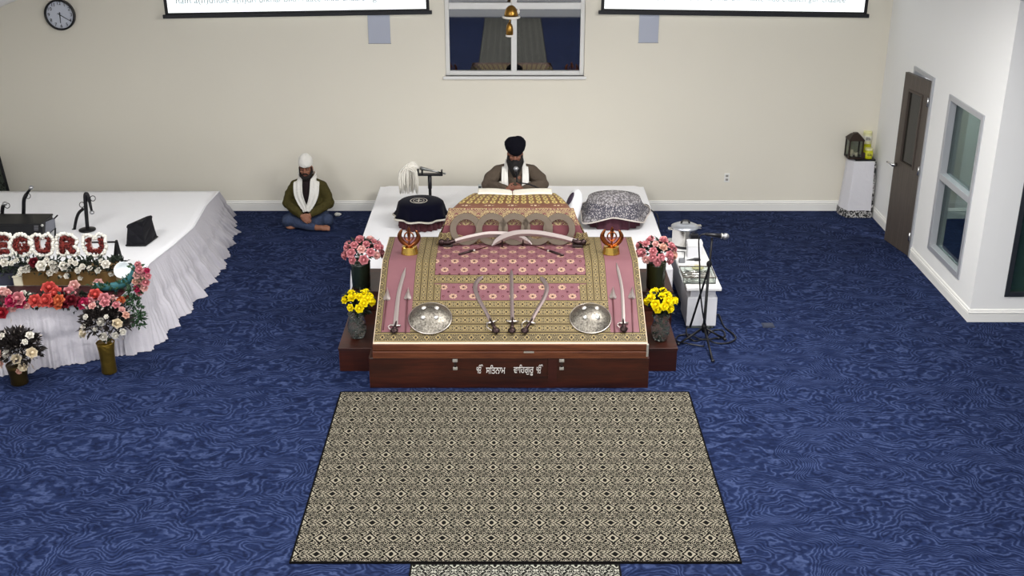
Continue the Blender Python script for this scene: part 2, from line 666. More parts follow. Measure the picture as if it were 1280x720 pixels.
# baseboards -------------------------------------------------------
BP = [(0, 0), (.016, 0), (.016, .085), (.012, .092), (.020, .10), (.020, .108), (.012, .114), (.012, .122), (.008, .135), (0, .14)]
def baseboard(name, a, b_, out):
    a, b_, out = V(a), V(b_), V(out)
    mb = MB()
    d = (b_ - a).normalized()
    mb.prism(BP, lambda p, q, s: (a if s == 0 else b_) + out * p + V((0, 0, q)), 0, 1)
    return struct(name, mb, M_TRIM)
baseboard('baseboard_back', (XL, YB, 0), (XR, YB, 0), (0, -1, 0))
baseboard('baseboard_right', (XR, YC, 0), (XR, dY0 - .002, 0), (-1, 0, 0))
baseboard('baseboard_right_rear', (XR, dY1 + .002, 0), (XR, YB - .017, 0), (-1, 0, 0))
baseboard('baseboard_front_right', (XR - .018, YC, 0), (XR2, YC, 0), (0, -1, 0))
baseboard('baseboard_next_room', (XR + .16, 14.18, 0), (6.9, 14.18, 0), (0, -1, 0))

# ---------------------------------------------------------------- things on the walls
def outlet(px, py, label):
    c = pY(px, py, YB)
    o = thing('wall_outlet', (c.x, YB, c.z - .06), label, 'outlet')
    MB().bx(c.x - .036, c.x + .036, YB - .008, YB, c.z - .06, c.z + .06).build('cover_plate', M_TRIM, o, bevel=.003)
    for dz in (-.025, .025):
        MB().bx(c.x - .017, c.x + .017, YB - .011, YB - .008, c.z + dz - .014, c.z + dz + .014).build('socket', mat('outlet_grey', (150, 148, 142), .5), o, bevel=.003)
outlet(908.5, 222, 'white double power outlet low on the beige wall right of the platform')

for (x0, y0, x1, y1), lab in (((461, 17, 487, 54), 'pale blue-grey rectangular panel on wall below the left projection screen'),
                              ((798, 17, 824, 53), 'pale blue-grey rectangular panel on wall below the right projection screen')):
    a = pY(x0, y1, YB); c = pY(x1, y0, YB)
    o = thing('wall_panel', ((a.x + c.x) / 2, YB, a.z), lab, 'wall panel', 'wall panels below the screens')
    M_PANEL = mat('pale_blue_grey_panel', (176, 181, 196), .6)
    MB().bx(a.x, c.x, YB - .014, YB, a.z, c.z + .12).build('panel_face', M_PANEL, o, bevel=.002)
    MB().bx(a.x - .006, c.x + .006, YB - .008, YB, a.z - .006, a.z).build('panel_edge', mat('panel_edge_grey', (140, 142, 150), .6), o)

# clock
cc = pY(75, 18.5, YB - .02); CR = .188
ck = thing('wall_clock', (cc.x, YB, cc.z - CR), 'round white wall clock with black rim high on the left wall area', 'clock')
rX = Matrix.Rotation(PI / 2, 3, 'X')
MB().lathe([(CR, 0), (CR, .045), (CR - .012, .055), (CR - .022, .045), (CR - .022, 0)], (cc.x, YB, cc.z), 48, rX).build('rim', mat('black_plastic', (22, 22, 26), .4), ck, 'auto')
MB().lathe([(CR - .02, 0), (CR - .02, .02)], (cc.x, YB, cc.z), 48, rX).build('dial', mat('clock_dial_white', (205, 210, 222), .5), ck)
M_BLACK = mat('black_paint', (16, 16, 18), .5)
def text_mesh(s, size, m, name, parent, place, extr=.001, align='CENTER', font=None):
    cu = bpy.data.curves.new(name, 'FONT'); cu.body = s; cu.size = size; cu.extrude = extr
    cu.align_x = align; cu.align_y = 'CENTER'
    ob = bpy.data.objects.new('tmp', cu); COL.objects.link(ob)
    dg = bpy.context.evaluated_depsgraph_get(); dg.update()
    me = bpy.data.meshes.new_from_object(ob.evaluated_get(dg))
    bpy.data.objects.remove(ob)
    me.materials.clear()
    for v in me.vertices:
        v.co = place(v.co) - wloc(parent)
    o = link(name, me, m, parent, wloc(parent))
    return o
for h in range(1, 13):
    a = PI / 2 - h * PI / 6
    cx, cz = cc.x + math.cos(a) * .138, cc.z + math.sin(a) * .138
    text_mesh(str(h), .058, M_BLACK, 'numeral', ck, lambda c, cx=cx, cz=cz: V((cx + c.x, YB - .022 - c.z, cz + c.y)))
for ang, ln, w, nm in ((-183, .10, .010, 'hour_hand'), (-122, .15, .007, 'minute_hand')):
    a = PI / 2 + math.radians(ang)
    d = V((math.cos(a), 0, math.sin(a)))
    q = V((cc.x, YB - .028, cc.z))
    MB().tube([q - d * .03, q + d * ln], [w * .6, w * .35], 6).build(nm, M_BLACK, ck)

# projection screens ----------------------------------------------------
def screen(cx0, cy0, cx1, cy1, lab, txts):
    Y = YB - .10
    a = pY(cx0, cy0, Y); c = pY(cx1, cy1, Y)
    dz = (c.z - a.z) / (c.x - a.x)
    mid = (a + c) / 2
    o = thing('projection_screen', (mid.x, Y, mid.z), lab, 'projection screen', 'projection screens')
    hw = (c.x - a.x) / 2; Hs = .62
    def Q(u, v, d): return V((mid.x + u - v * dz, Y + d, mid.z + v + u * dz))
    def qb(mb, u0, u1, v0, v1, d0, d1):
        mb.hexa([Q(u0, v0, d0), Q(u1, v0, d0), Q(u1, v0, d1), Q(u0, v0, d1), Q(u0, v1, d0), Q(u1, v1, d0), Q(u1, v1, d1), Q(u0, v1, d1)]); return mb
    bw = .04
    qb(MB(), -hw + bw, hw - bw, .055, Hs, 0, .004).build('screen_surface', M_SCREEN, o)
    mb = MB(); qb(mb, -hw, -hw + bw, .055, Hs, -.002, .006); qb(mb, hw - bw, hw, .055, Hs, -.002, .006); qb(mb, -hw, hw, .03, .055, -.002, .006)
    mb.build('black_border', M_BLACK, o)
    qb(MB(), -hw - .03, hw + .03, -.012, .035, -.018, .018).build('weight_bar', mat('screen_bar_black', (26, 27, 32), .35), o, bevel=.006)
    qb(MB(), -hw - .05, hw + .05, Hs, Hs + .1, -.04, .06).build('housing', M_FRAME, o, bevel=.01)
    for s, u, v, sz in txts:
        text_mesh(s, sz, M_STEXT, 'screen_text', o, lambda q, u=u, v=v: Q(u + q.x, v + q.y, -.004 - q.z), .0005, 'LEFT')
    return o
m, b = new_mat('lit_screen', .8)
b.inputs['Base Color'].default_value = (.8, .8, .8, 1)
b.inputs['Emission Color'].default_value = (.93, .98, 1, 1); b.inputs['Emission Strength'].default_value = .75
M_SCREEN = m
M_STEXT = mat('screen_text_grey', (168, 190, 192), .8)
screen(207, 22, 537, 16.5, 'lit white projection screen with pale text hanging left of the window', [('ham a(n)dhule a(n)dh bikhai bikh raate kiau chaaleh gur chaalee', -1.48, .20, .115)])
screen(751, 16.5, 1083, 21, 'lit white projection screen with pale text hanging right of the window', [('ham a(n)dhule a(n)dh bikhai bikh raate kiau chaaleh gur chaalee', -1.2, .20, .10)])

# hanging brass ornament in front of the window
hp = pY(639, 25, 13.6)
hg = thing('hanging_ornament', (hp.x, hp.y, hp.z - .25), 'brass dome ornament with small bell hanging in front of the window', 'hanging ornament')
M_BRASS = mat('old_brass', (150, 112, 52), .3, 1)
M_PEARL = mat('pearl_white_rim', (238, 232, 222), .35)
q = pY(639, 20, 13.6)
def prof_dome(R, H, n=8): return [(R * math.cos(i * PI / 2 / n), H * math.sin(i * PI / 2 / n)) for i in range(n + 1)]
MB().lathe(prof_dome(.082, .125), (q.x, q.y, q.z), 24).build('dome', M_BRASS, hg, True)
MB().torus((q.x, q.y, q.z - .012), .092, .014, None, 28, 8).build('rim', M_PEARL, hg, True)
MB().ball((q.x + .082, q.y - .02, q.z + .055), (.018, .018, .03)).build('rim_bead', M_PEARL, hg, True)
q2 = pY(637, 45, 13.6)
MB().lathe([(.036, 0), (.042, .01), (.042, .08), (.034, .12), (.018, .15), (.006, .165)], (q2.x, q2.y, q2.z), 20).build('bell', M_BRASS, hg, True)
MB().lathe([(.040, 0), (.046, .004), (.046, .02), (.040, .024)], (q2.x, q2.y, q2.z - .008), 20).build('bell_rim', M_PEARL, hg, True)
MB().tube([(q2.x, q2.y, q2.z + .16), (q.x, q.y, q.z)], .006, 6).build('link_rod', M_BRASS, hg)
MB().tube([(q.x, q.y, q.z + .12), (q.x, q.y, ceil_z(q.x))], .006, 6).build('hanging_cord', mat('cord_pale', (205, 200, 190), .7), hg)
# ================================================================ RUGS
def rug_mat(name, cream, bg, hw, y0, y1, px_=.35, py_=.39):
    m, b = new_mat(name, .9, 0, .1)
    x, y, z, vec = coords('Object')
    hx, hy = px_ / 2, py_ / 2
    row = (y / hy).floor()
    sh = row.fmod(2.0) * hx
    a = ((x + sh).fmod(px_) - hx).abs()          # 0 at motif centre
    c = (y.fmod(hy) - hy / 2).abs()
    a2 = hx - a
    wig = noise_x(comb(a, c, 3.1), 26, 1.0, .5, .6)
    wig2 = noise_x(comb(a, c, 7.7), 15, 1, .5, 1.0)
    dia = a / hx * 1.9 + c / (hy / 2) * .85      # bright lozenge
    dia2 = a2 / hx * 2.1 + c / (hy / 2) * 1.25   # dark lozenge
    fil = (wig * 34.0 + wig2 * 15.0).sin()
    base = fil.gt(.38)
    rings = (dia * 14.0 + wig * 6.0).sin().gt(.1)
    inner = dia.lt(.72)
    dark_r = (dia2 * 12.0 + wig * 6.0).sin().gt(.4)
    inner2 = dia2.lt(.62)
    v = base * (1.0 - inner) * (1.0 - inner2) + rings * inner + dark_r * inner2 * (1.0 - inner)
    halo = dia2.within(.60, .80) * .8
    v = v * (1.0 - halo)
    jit = noise_x(vec, 160, 2)
    v = (v * 1.0 - (jit - .5).abs() * .7).mx(0.0)
    edge = (x.abs()).gt(hw - .014).mx((y - y0).lt(.014)).mx((y1 - y).lt(.014))
    v = v * (1.0 - edge)
    X.nt.links.new(mixc(v, lin(bg), lin(cream)), b.inputs['Base Color'])
    bump(b, v, .15, .004)
    return m
r0 = pz(425, 491); r1 = pz(861, 491); r2 = pz(362, 705); r3 = pz(928, 705)
rx = (r0.x + r1.x + r2.x + r3.x) / 4
rhw = (r1.x - r0.x + r3.x - r2.x) / 4
ry1 = r0.y; ry0 = r2.y
mb = MB(); mb.bx(rx - rhw, rx + rhw, ry0, ry1, .001, .014)
rug = mb.build('patterned_rug', rug_mat('cream_black_damask', (146, 139, 123), (6, 5, 4), rhw, 0, ry1 - ry0), None, origin=(rx, ry0, .001))
tag(rug, 'large black and cream damask rug lying in front of the wooden chest', 'rug')
u0 = pz(513, 707); u1 = pz(775, 707)
ux = (u0.x + u1.x) / 2; uhw = (u1.x - u0.x) / 2
mb = MB(); mb.bx(ux - uhw, ux + uhw, -1.2, ry0 - .012, .001, .012)
run = mb.build('runner_rug', rug_mat('black_white_runner', (160, 158, 146), (12, 11, 11), uhw, 0, ry0 + 1.188, .28, .26), None, origin=(ux, -1.2, .001))
tag(run, 'narrow black and white runner at the near edge of the large rug', 'rug')
fp = pz(960, 407)
fb = thing('floor_outlet', (fp.x, fp.y, 0), 'small dark square floor outlet cover set in the carpet', 'floor outlet')
MB().bx(fp.x - .06, fp.x + .06, fp.y - .06, fp.y + .06, 0, .006).build('cover_plate', mat('dark_plate', (32, 40, 62), .4), fb, bevel=.002)
MB().bx(fp.x - .045, fp.x + .045, fp.y - .04, fp.y + .045, .006, .009).build('lid', mat('dark_plate_lid', (40, 48, 70), .4), fb, bevel=.002)

# ================================================================ WHITE PLATFORM (central)
M_WHITE = None
def cloth_mat(name, rgb, wr=.35, sc=9):
    m, b = new_mat(name, .85, 0, .15)
    b.inputs['Base Color'].default_value = lin(rgb)
    b.inputs['Sheen Weight'].default_value = .15
    _, _, _, vec = coords('Object')
    n = noise_x(vec, sc, 4, .6, .8)
    bump(b, n, wr, .03)
    return m
M_WHITE = cloth_mat('white_cotton_sheet', (246, 246, 249), .25, 6)
M_SKIRT = cloth_mat('white_pleated_skirt', (236, 235, 240), .3, 18)
PH = .40; PW = 1.70; PY0, PY1 = 11.34, 14.30
plat = thing('low_platform', (0, 12.8, 0), 'low wide platform covered by a white sheet behind the wooden chest', 'platform')
mb = MB()
mb.grid(60, 50, lambda u, v: (-PW + 2 * PW * u, PY0 + (PY1 - PY0) * v, PH + .006 * noise.noise(V((u * 9, v * 9, 0))) + (.0 if .02 < u < .98 else -.012)))
mb.build('top_sheet', M_WHITE, plat, True)
def skirt(top, bot, n, amp, freq, seed=0, rows=10, flare=1.0, closed=False, tier=None, wob=.02, scallop=False, matched=False):
    T = resample(top, n); B = resample(bot, n)
    if matched:
        L = [0]
        for a, b_ in zip(top[:-1], top[1:]): L.append(L[-1] + max((V(b_) - V(a)).length, .25))
        T, B = [], []
        for i in range(n + 1):
            s_ = L[-1] * i / n; k_ = 0
            while k_ < len(top) - 2 and L[k_ + 1] < s_: k_ += 1
            t_ = (s_ - L[k_]) / (L[k_ + 1] - L[k_])
            T.append(V(top[k_]).lerp(V(top[k_ + 1]), t_)); B.append(V(bot[k_]).lerp(V(bot[k_ + 1]), t_))
    mb = MB()
    rng = random.Random(seed)
    phs = [rng.uniform(-1, 1) for _ in range(n + 1)]
    ph = 0; PHS = []
    for i in range(n + 1):
        ph += freq * (1 + .5 * phs[i // 4 % n])
        PHS.append(ph)
    def f(u, v):
        i = min(n, int(round(u * n)))
        p = T[i].lerp(B[i], v)
        t_ = (T[min(n, i + 1)] - T[max(0, i - 1)])
        nr = V((t_.y, -t_.x, 0)); nr.normalize()
        a = amp * v ** 1.0 * (1 + .5 * phs[(i // 7) % n])
        if tier and v > tier: a = amp * (.5 + 1.3 * (v - tier) / (1 - tier))
        wave = (abs(math.sin(PHS[i] / 2)) ** .7 - .5 + .12 * math.sin(PHS[i] * 5.3)) if scallop else math.sin(PHS[i])
        off = wave * a + wob * v * noise.noise(V((i * .05, v * 2, seed)))
        if tier and abs(v - tier) < .06: off += .012
        return p + nr * off
    mb.grid(n, rows, f)
    return mb
ptop = [(-PW, PY1, PH - .006), (-PW, PY0, PH - .006), (PW, PY0, PH - .006), (PW, PY1, PH - .006)]
pbot = [(-PW - .03, PY1, .006), (-PW - .03, PY0 - .03, .006), (PW + .015, PY0 - .03, .006), (PW + .015, PY1, .006)]
skirt(ptop, pbot, 420, .012, .55, 3, 6).build('skirt', M_SKIRT, plat, True)

# ================================================================ WOODEN CHEST + RAMP
def wood_mat(name, dark, light, sx=1.2, s2=14, rough=.38, knots=True):
    m, b = new_mat(name, rough, 0, .45)
    x, y, z, vec = coords('Object')
    g = noise_x(comb(x * sx, y * s2, z * s2), 2.0, 5, .65, .6)
    g2 = noise_x(comb(x * 1.1, y * 3, z * 3), 1.6, 3)
    c = mixc((g * 1.8 - .4).mx(0.0).mn(1.0), lin(dark), lin(light))
    c = mixc((g2 * 2.2 - .75).mx(0.0).mn(1.0) * .75, c, lin(dark))
    X.nt.links.new(c, b.inputs['Base Color'])
    bump(b, g, .12, .004)
    return m
M_CHEST = wood_mat('dark_stained_pine', (24, 6, 4), (80, 34, 18))
M_LID = wood_mat('mid_stained_pine', (66, 30, 18), (128, 74, 44))
c0 = pz(462.5, 485); c1 = pz(810, 485)
CX0, CX1 = c0.x, c1.x
CYF = (c0.y + c1.y) / 2
ztop = pY(636, 429, CYF).z
zlid = pY(636, 447, CYF).z
CXM = (CX0 + CX1) / 2 + .012; CHW = (CX1 - CX0) / 2 - .034
SLOPE = math.radians(23)
d = ray(640, 326)
# slope start, find the break where pixel row 326 hits the slope
y0s, z0s = CYF, ztop
k = d.z / d.y
tt = (z0s - CH - k * y0s) / (k * math.cos(SLOPE) - math.sin(SLOPE))
LS = tt                                        # slope length
YS, ZS = y0s + LS * math.cos(SLOPE), z0s + LS * math.sin(SLOPE)
YE = pz(640, 297, ZS).y                        # end of the shelf
print('CHEST', CX0, CX1, CYF, ztop, zlid, 'slope', LS, YS, ZS, YE)
LSH = YE - YS
chest = thing('wooden_chest', (CXM, CYF + .7, 0), 'dark stained wooden chest with white lettering, front of the white platform', 'chest')
mb = MB()
mb.bx(CX0, CX1, CYF, YE - .004, 0, zlid - .004)
mb.build('body', M_CHEST, chest, bevel=.006)
mb = MB()
zm = (zlid + ztop) / 2
mb.bx(CXM - CHW - .004, CXM + CHW + .004, CYF - .022, CYF + .25, zlid, zm - .003)
mb.build('lid_plank', M_LID, chest, bevel=.005)
mb = MB()
mb.bx(CXM - CHW - .004, CXM + CHW + .004, CYF - .016, CYF + .25, zm + .003, ztop - .006)
mb.build('lid_plank', M_LID, chest, bevel=.005)
mb = MB()
mb.prism([(CYF + .25, zlid), (YE - .004, zlid), (YE - .004, ZS - .008), (YS, ZS - .008), (CYF + .25, z0s + .25 * math.tan(SLOPE) - .01)], lambda a, b_, d_: (d_, a, b_), CXM - CHW + .004, CXM + CHW - .004)
mb.build('sloped_top', M_LID, chest)
# corner bracket + latches
M_STEEL = mat('polished_steel', (208, 206, 202), .22, 1, var=.06, vscale=30)
M_LATCH = mat('bright_latch', (222, 220, 214), .3, .8)
MB().bx(CXM + CHW - .012, CXM + CHW + .008, CYF - .026, CYF - .004, zlid + .02, ztop).build('corner_bracket', M_LATCH, chest, bevel=.002)
for px in (569, 702):
    a = pY(px, 453, CYF)
    mb = MB(); mb.bx(a.x - .022, a.x + .022, CYF - .026, CYF - .001, zlid - .035, zlid - .008)
    lt = mb.build('latch', M_LATCH, chest, bevel=.002)
    MB().bx(a.x - .010, a.x + .010, CYF - .018, CYF - .001, zlid - .09, zlid - .035).build('hasp', mat('dark_latch', (60, 50, 46), .4, .6), lt, bevel=.002)
    MB().bx(a.x - .02, a.x + .02, CYF - .022, CYF - .001, zlid - .115, zlid - .09).build('catch', M_LATCH, lt, bevel=.002)
a = pY(690.5, 462, CYF)
MB().bx(a.x - .04, a.x + .04, CYF - .010, CYF + .0, .07, zlid - .01).build('batten', wood_mat('red_batten', (44, 13, 10), (76, 32, 24)), chest)
a = pY(661, 439, CYF)
MB().bx(a.x - .045, a.x + .045, CYF - .026, CYF - .014, a.z - .006, a.z + .006).build('lid_clip', M_LATCH, chest)
# Gurmukhi lettering
M_LET = mat('white_lettering', (240, 238, 234), .5)
def letters(s, px, py, w, hpx):
    c = pY(px, py, CYF)
    cu = bpy.data.curves.new('lettering', 'FONT'); cu.body = s; cu.size = .1; cu.extrude = .001; cu.offset = 0
    ob = bpy.data.objects.new('tmp', cu); COL.objects.link(ob)
    dg = bpy.context.evaluated_depsgraph_get(); dg.update()
    me = bpy.data.meshes.new_from_object(ob.evaluated_get(dg)); bpy.data.objects.remove(ob)
    me.materials.clear()
    xs = [v.co.x for v in me.vertices]; ys = [v.co.y for v in me.vertices]
    W = w / (FPX / (c - CAMP).length)
    sc = W / (max(xs) - min(xs))
    scy = hpx / (FPX / (c - CAMP).length) / (max(ys) - min(ys)) * 1.08
    cx, cy = (max(xs) + min(xs)) / 2, (max(ys) + min(ys)) / 2
    print('LETTER', s, len(me.vertices), 'h', (max(ys) - min(ys)) * scy)
    for v in me.vertices:
        v.co = V((c.x + (v.co.x - cx) * sc, CYF - .003 - v.co.z, c.z + (v.co.y - cy) * scy)) - wloc(chest)
    link('lettering', me, M_LET, chest, wloc(chest))
letters('\u0a74', 599.7, 461, 8, 11.5)
letters('\u0a38\u0a3f\u0a24\u0a28\u0a3e\u0a2e', 619.5, 461.5, 24, 11)
letters('\u0a35\u0a3e\u0a3f\u0a39\u0a17\u0a41\u0a30\u0a42', 654.5, 462.5, 25, 14)
letters('\u0a74', 674.5, 461, 8, 11.5)

# side steps
for sx, pxa, pxb, lab_lo, lab_hi in ((-1, 425, 463, 'low dark wooden box step left of the chest under the yellow roses', 'taller dark wooden box left of the sloped cloth under the pink roses'),
                                     (1, 812, 845, 'low brown wooden box step right of the chest under the yellow roses', 'taller dark wooden box right of the sloped cloth under the pink roses')):
    a = pz(pxa, 464); b_ = pz(pxb, 464)
    xo = a.x if sx < 0 else b_.x
    xi = CX0 - .02 if sx < 0 else CX1 + .035
    x0, x1 = sorted((xo, xi))
    hz = pY(pxa if sx < 0 else pxb, 435, a.y).z
    o = thing('box_step', ((x0 + x1) / 2, a.y + .4, 0), lab_lo, 'step')
    MB().bx(x0, x1, a.y, 10.58, 0, hz - .025).build('step_body', M_CHEST, o, bevel=.004)
    MB().bx(x0 - .005, x1 + .005, a.y - .008, 10.58, hz - .025, hz).build('step_board', M_CHEST, o, bevel=.004)
    x0, x1 = sorted((xi, sx * 1.60))
    o = thing('box_riser', ((x0 + x1) / 2, 10.9, 0), lab_hi, 'step')
    MB().bx(x0, x1, 10.60, 11.22, 0, .43).build('riser_body', M_CHEST, o, bevel=.004)
    MB().bx(x0 - .004, x1 + .004, 10.592, 11.22, .43, .45).build('riser_board', M_CHEST, o, bevel=.004)
STEP_Z = hz

# ================================================================ PINK RUMALA CLOTH on the slope
def S(u, v, h=0.0):
    """cloth coordinates (m) -> world ; v along the surface from the front edge"""
    if v <= 0:
        return V((CXM + u, y0s - h, z0s + v))
    if v < LS:
        return V((CXM + u, y0s + v * math.cos(SLOPE) - h * math.sin(SLOPE), z0s + v * math.sin(SLOPE) + h * math.cos(SLOPE)))
    return V((CXM + u, YS + (v - LS), ZS + h))
def uv_of(px, py):
    d_ = ray(px, py)
    n_ = V((0, -math.sin(SLOPE), math.cos(SLOPE)))
    p0 = V((CXM, y0s, z0s))
    t_ = (p0 - CAMP).dot(n_) / d_.dot(n_)
    p = CAMP + d_ * t_
    v = (p - p0).dot(V((0, math.cos(SLOPE), math.sin(SLOPE))))
    if v > LS:
        p = pz(px, py, ZS); v = LS + p.y - YS
    return p.x - CXM, v
print('UV', [(py, round(uv_of(636, py)[1], 3)) for py in (428, 415, 400, 375, 355, 345, 326, 305, 297)], [(px, round(uv_of(px, 350)[0], 3)) for px in (477, 490, 540, 552, 578, 732, 757, 790, 801)])
VB = [uv_of(636, py)[1] for py in (416, 376, 356, 346)]

GOLD, CREAM, GDARK = (98, 82, 48), (154, 138, 100), (30, 20, 12)
def gold_band(along, across, per=.075):
    """across in 0..1"""
    fa = (along.fmod(per) - per / 2).abs(); fc = (across - .5).abs() * .075
    w = noise_x(comb(fa, fc, per * 40), 75, 1.0, .5, .8)
    f_ = (w * 30.0).sin()
    c = mixc(f_.gt(-.2), lin(GOLD), lin(GDARK))
    c = mixc(f_.lt(-.45), c, lin(CREAM))
    med = fa * fa + fc * fc * 1.3
    c = mixc(med.lt(.00032), c, lin((140, 122, 82)))
    c = mixc(med.lt(.00010), c, lin(GDARK))
    e1 = (across - .5).abs().within(.35, .42)
    e2 = (across - .5).abs().gt(.42)
    c = mixc(e1, c, lin((130, 114, 72)))
    c = mixc(e2, c, lin((52, 38, 24)))
    return c
def flowers(c, u, v, per_u, per_v, r, big_only=False):
    row = (v / per_v).floor()
    uu = (u + row.fmod(2.0) * (per_u / 2)).fmod(per_u) - per_u / 2
    vv = v.fmod(per_v) - per_v / 2
    rr = (uu * uu + vv * vv * 1.3).sqrt()
    petal = X.op('ARCTAN2', vv, uu) * 8.0
    rad = rr + petal.sin() * .004
    c = mixc(rad.lt(r), c, lin((178, 156, 126)))
    c = mixc(rad.within(r * .55, r * .72), c, lin((150, 84, 88)))
    c = mixc(rad.lt(r * .38), c, lin((50, 16, 22)))
    u2 = (u + row.fmod(2.0) * (per_u / 2) + per_u / 2).fmod(per_u) - per_u / 2
    for dv in (0.0,):
        r2 = (u2 * u2 + vv * vv).sqrt()
        c = mixc(r2.lt(r * .36), c, lin((70, 22, 34)))
        c = mixc(r2.lt(r * .14), c, lin((150, 98, 92)))
    vv3 = (v + per_v / 2).fmod(per_v) - per_v / 2
    u3 = u.fmod(per_u / 2) - per_u / 4
    r3 = (u3 * u3 + vv3 * vv3).sqrt()
    c = mixc(r3.lt(r * .33), c, lin((68, 22, 32)))
    return c
def rumala_mat():
    m, b = new_mat('pink_gold_rumala', .6, 0, .3)
    u, v, _, vec = coords('UV')
    au = u.abs()
    _, _, _, ovec = coords('Object')
    weave = noise_x(ovec, 14, 3)
    c = mixc(weave, lin((106, 68, 75)), lin((126, 84, 90)))
    c = flowers(c, u + .07, v - .05, .185, .118, .034)
    # thin slanting pleat lines in the lower field
    pl = ((u * (1.0 + (v - .5) * .35)) * 11.0).fmod(1.0).lt(.06) * v.within(VB[1], VB[2])
    c = mixc(pl * .55, c, lin((110, 60, 72)))
    # plain side panels
    side = au.within(.90, 1.165)
    c2 = mixc(noise_x(ovec, 5, 2), lin((110, 71, 78)), lin((128, 87, 92)))
    c = mixc(side, c, c2)
    # vertical gold strips, 4 below / 3 above the cross band
    low = v.lt(VB[2])
    b3 = ((au - .715) / (.905 - .715))
    c = mixc(au.within(.715, .905), c, gold_band(v, (b3 * 3.0).fmod(1.0)))
    c = mixc(au.within(.648, .715) * low, c, gold_band(v, (au - .648) / .067))
    # cross band in the middle
    c = mixc(v.within(VB[2] + .01, VB[3] + .02) * au.lt(.715), c, gold_band(u, (v - (VB[2] + .01)) / (VB[3] - VB[2] + .01)))
    # stack of gold rows at the front
    c = mixc(v.lt(VB[1]) * au.lt(.905), c, gold_band(u, ((v - VB[0]) / (VB[1] - VB[0]) * 4.0).fmod(1.0)))
    # outer border
    c = mixc(au.gt(1.165), c, gold_band(v, (au - 1.165) / .085, .10))
    c = mixc(v.lt(VB[0]), c, gold_band(u, v / VB[0], .10))
    hem = v.lt(.006).mx(au.gt(CHW - .008))
    c = mixc(hem, c, lin((226, 206, 182)))
    X.nt.links.new(c, b.inputs['Base Color'])
    bump(b, noise_x(ovec, 240, 2), .15, .003)
    return m
M_RUM = rumala_mat()
mb = MB()
NV = 90
VT = LS + LSH
def fS(u, v):
    uu = (u - .5) * 2 * (CHW - .002)
    vv = -.018 + (VT + .018) * v
    w = .0025 * noise.noise(V((uu * 4, vv * 4, 2)))
    edge = .0
    return S(uu, vv, .006 + w)
mb.grid(120, NV, fS, lambda u, v: ((u - .5) * 2 * (CHW - .002), -.018 + (VT + .018) * v))
rum = mb.build('rumala_cloth', M_RUM, None, True, solid=.004)
tag(rum, 'dusty pink cloth with gold borders spread over the sloped chest top', 'cloth')

# ================================================================ WEAPONS lying on the cloth
M_BLADE = mat('blade_steel', (176, 164, 160), .42, .75)
M_DKSTEEL = mat('dark_blade_steel', (122, 108, 106), .42, .6)
M_HILT = mat('dark_hilt_metal', (58, 44, 44), .35, .8)
M_HILT2 = mat('silver_hilt', (200, 192, 186), .3, 1)
def slab_blade(pts, widths, h, thick=.008, bev=.35):
    """curved blade lying on the cloth; pts in (u,v)"""
    mb = MB(); n = len(pts)
    rings = []
    for i, (p, w) in enumerate(zip(pts, widths)):
        a = V(pts[max(0, i - 1)]); b_ = V(pts[min(n - 1, i + 1)])
        t_ = (b_ - a); nx = V((-t_[1], t_[0])) ; nx.normalize()
        L = (p[0] + nx[0] * w / 2, p[1] + nx[1] * w / 2); R = (p[0] - nx[0] * w / 2, p[1] - nx[1] * w / 2)
        rings.append([S(L[0], L[1], h), S(R[0], R[1], h), S(R[0], R[1], h + thick * .4), S(p[0], p[1], h + thick), S(L[0], L[1], h + thick * .4)])
    mb.loops(rings)
    return mb
def curve2(pxs, n=22):
    P = [uv_of(*p) for p in pxs]
    sp = spline([V((a, b_, 0)) for a, b_ in P], n)
    return [(q.x, q.y) for q in sp]
H0 = .013
def sword(pxs, grip_px, w0, w1, label, blade_m, hilt_m, guard_w=.07, ring=True, group=None):
    pts = curve2(pxs)
    n = len(pts)
    base = pts[0]
    pos = S(base[0], base[1], 0)
    o = thing('sword', (pos.x, pos.y, pos.z), label, 'sword', group)
    ws = [w0 + (w1 - w0) * i / (n - 1) for i in range(n)]
    ws[-1] = .004; ws[-2] *= .6
    slab_blade(pts, ws, H0).build('blade', blade_m, o)
    g = uv_of(*grip_px)
    d_ = V((base[0] - g[0], base[1] - g[1])); d_.normalize(); nx = V((-d_[1], d_[0]))
    def W(a, s_, h): return S(base[0] + d_[0] * a + nx[0] * s_, base[1] + d_[1] * a + nx[1] * s_, h)
    gl = (V(base) - V(g)).length
    hl = thing_part('hilt', o)
    MB().tube([W(-.0, -guard_w, H0 + .014), W(-.004, 0, H0 + .012), W(0, guard_w, H0 + .014)], [.007, .012, .007], 8).build('guard', M_HILT2, hl, True)
    MB().tube([W(.05, 0, H0 + .012), W(-.01, 0, H0 + .014), W(-gl * .55, 0, H0 + .018), W(-gl, 0, H0 + .016)], [.006, .013, .016, .011], 10).build('grip', hilt_m, hl, True)
    pm = W(-gl, 0, H0 + .014)
    MB().lathe([(.004, -.004), (.034, 0), (.036, .008), (.02, .016), (.006, .03)], pm, 16, Matrix.Rotation(SLOPE, 3, 'X')).build('pommel', hilt_m, hl, True)
    if ring:
        MB().tube(spline([W(0, guard_w * .8, H0 + .014), W(-gl * .4, guard_w * 1.2, H0 + .016), W(-gl * .95, guard_w * .55, H0 + .016)], 10), .005, 6).build('knuckle_bow', M_HILT2, hl, True)
    return o
def thing_part(name, parent):
    e = bpy.data.objects.new(name, None); COL.objects.link(e); e.parent = parent; e.empty_display_size = .05
    return e
sword([(494.5, 409), (495.5, 395), (499, 366), (507, 336)], (493, 416), .045, .03, 'curved sword with pale blade on the left pink panel of the cloth', M_BLADE, M_HILT, .05)
sword([(779, 406), (779, 390), (777, 360), (770.5, 330)], (779.5, 414), .032, .026, 'curved sword with pale blade on the right pink panel of the cloth', M_BLADE, M_HILT, .045)
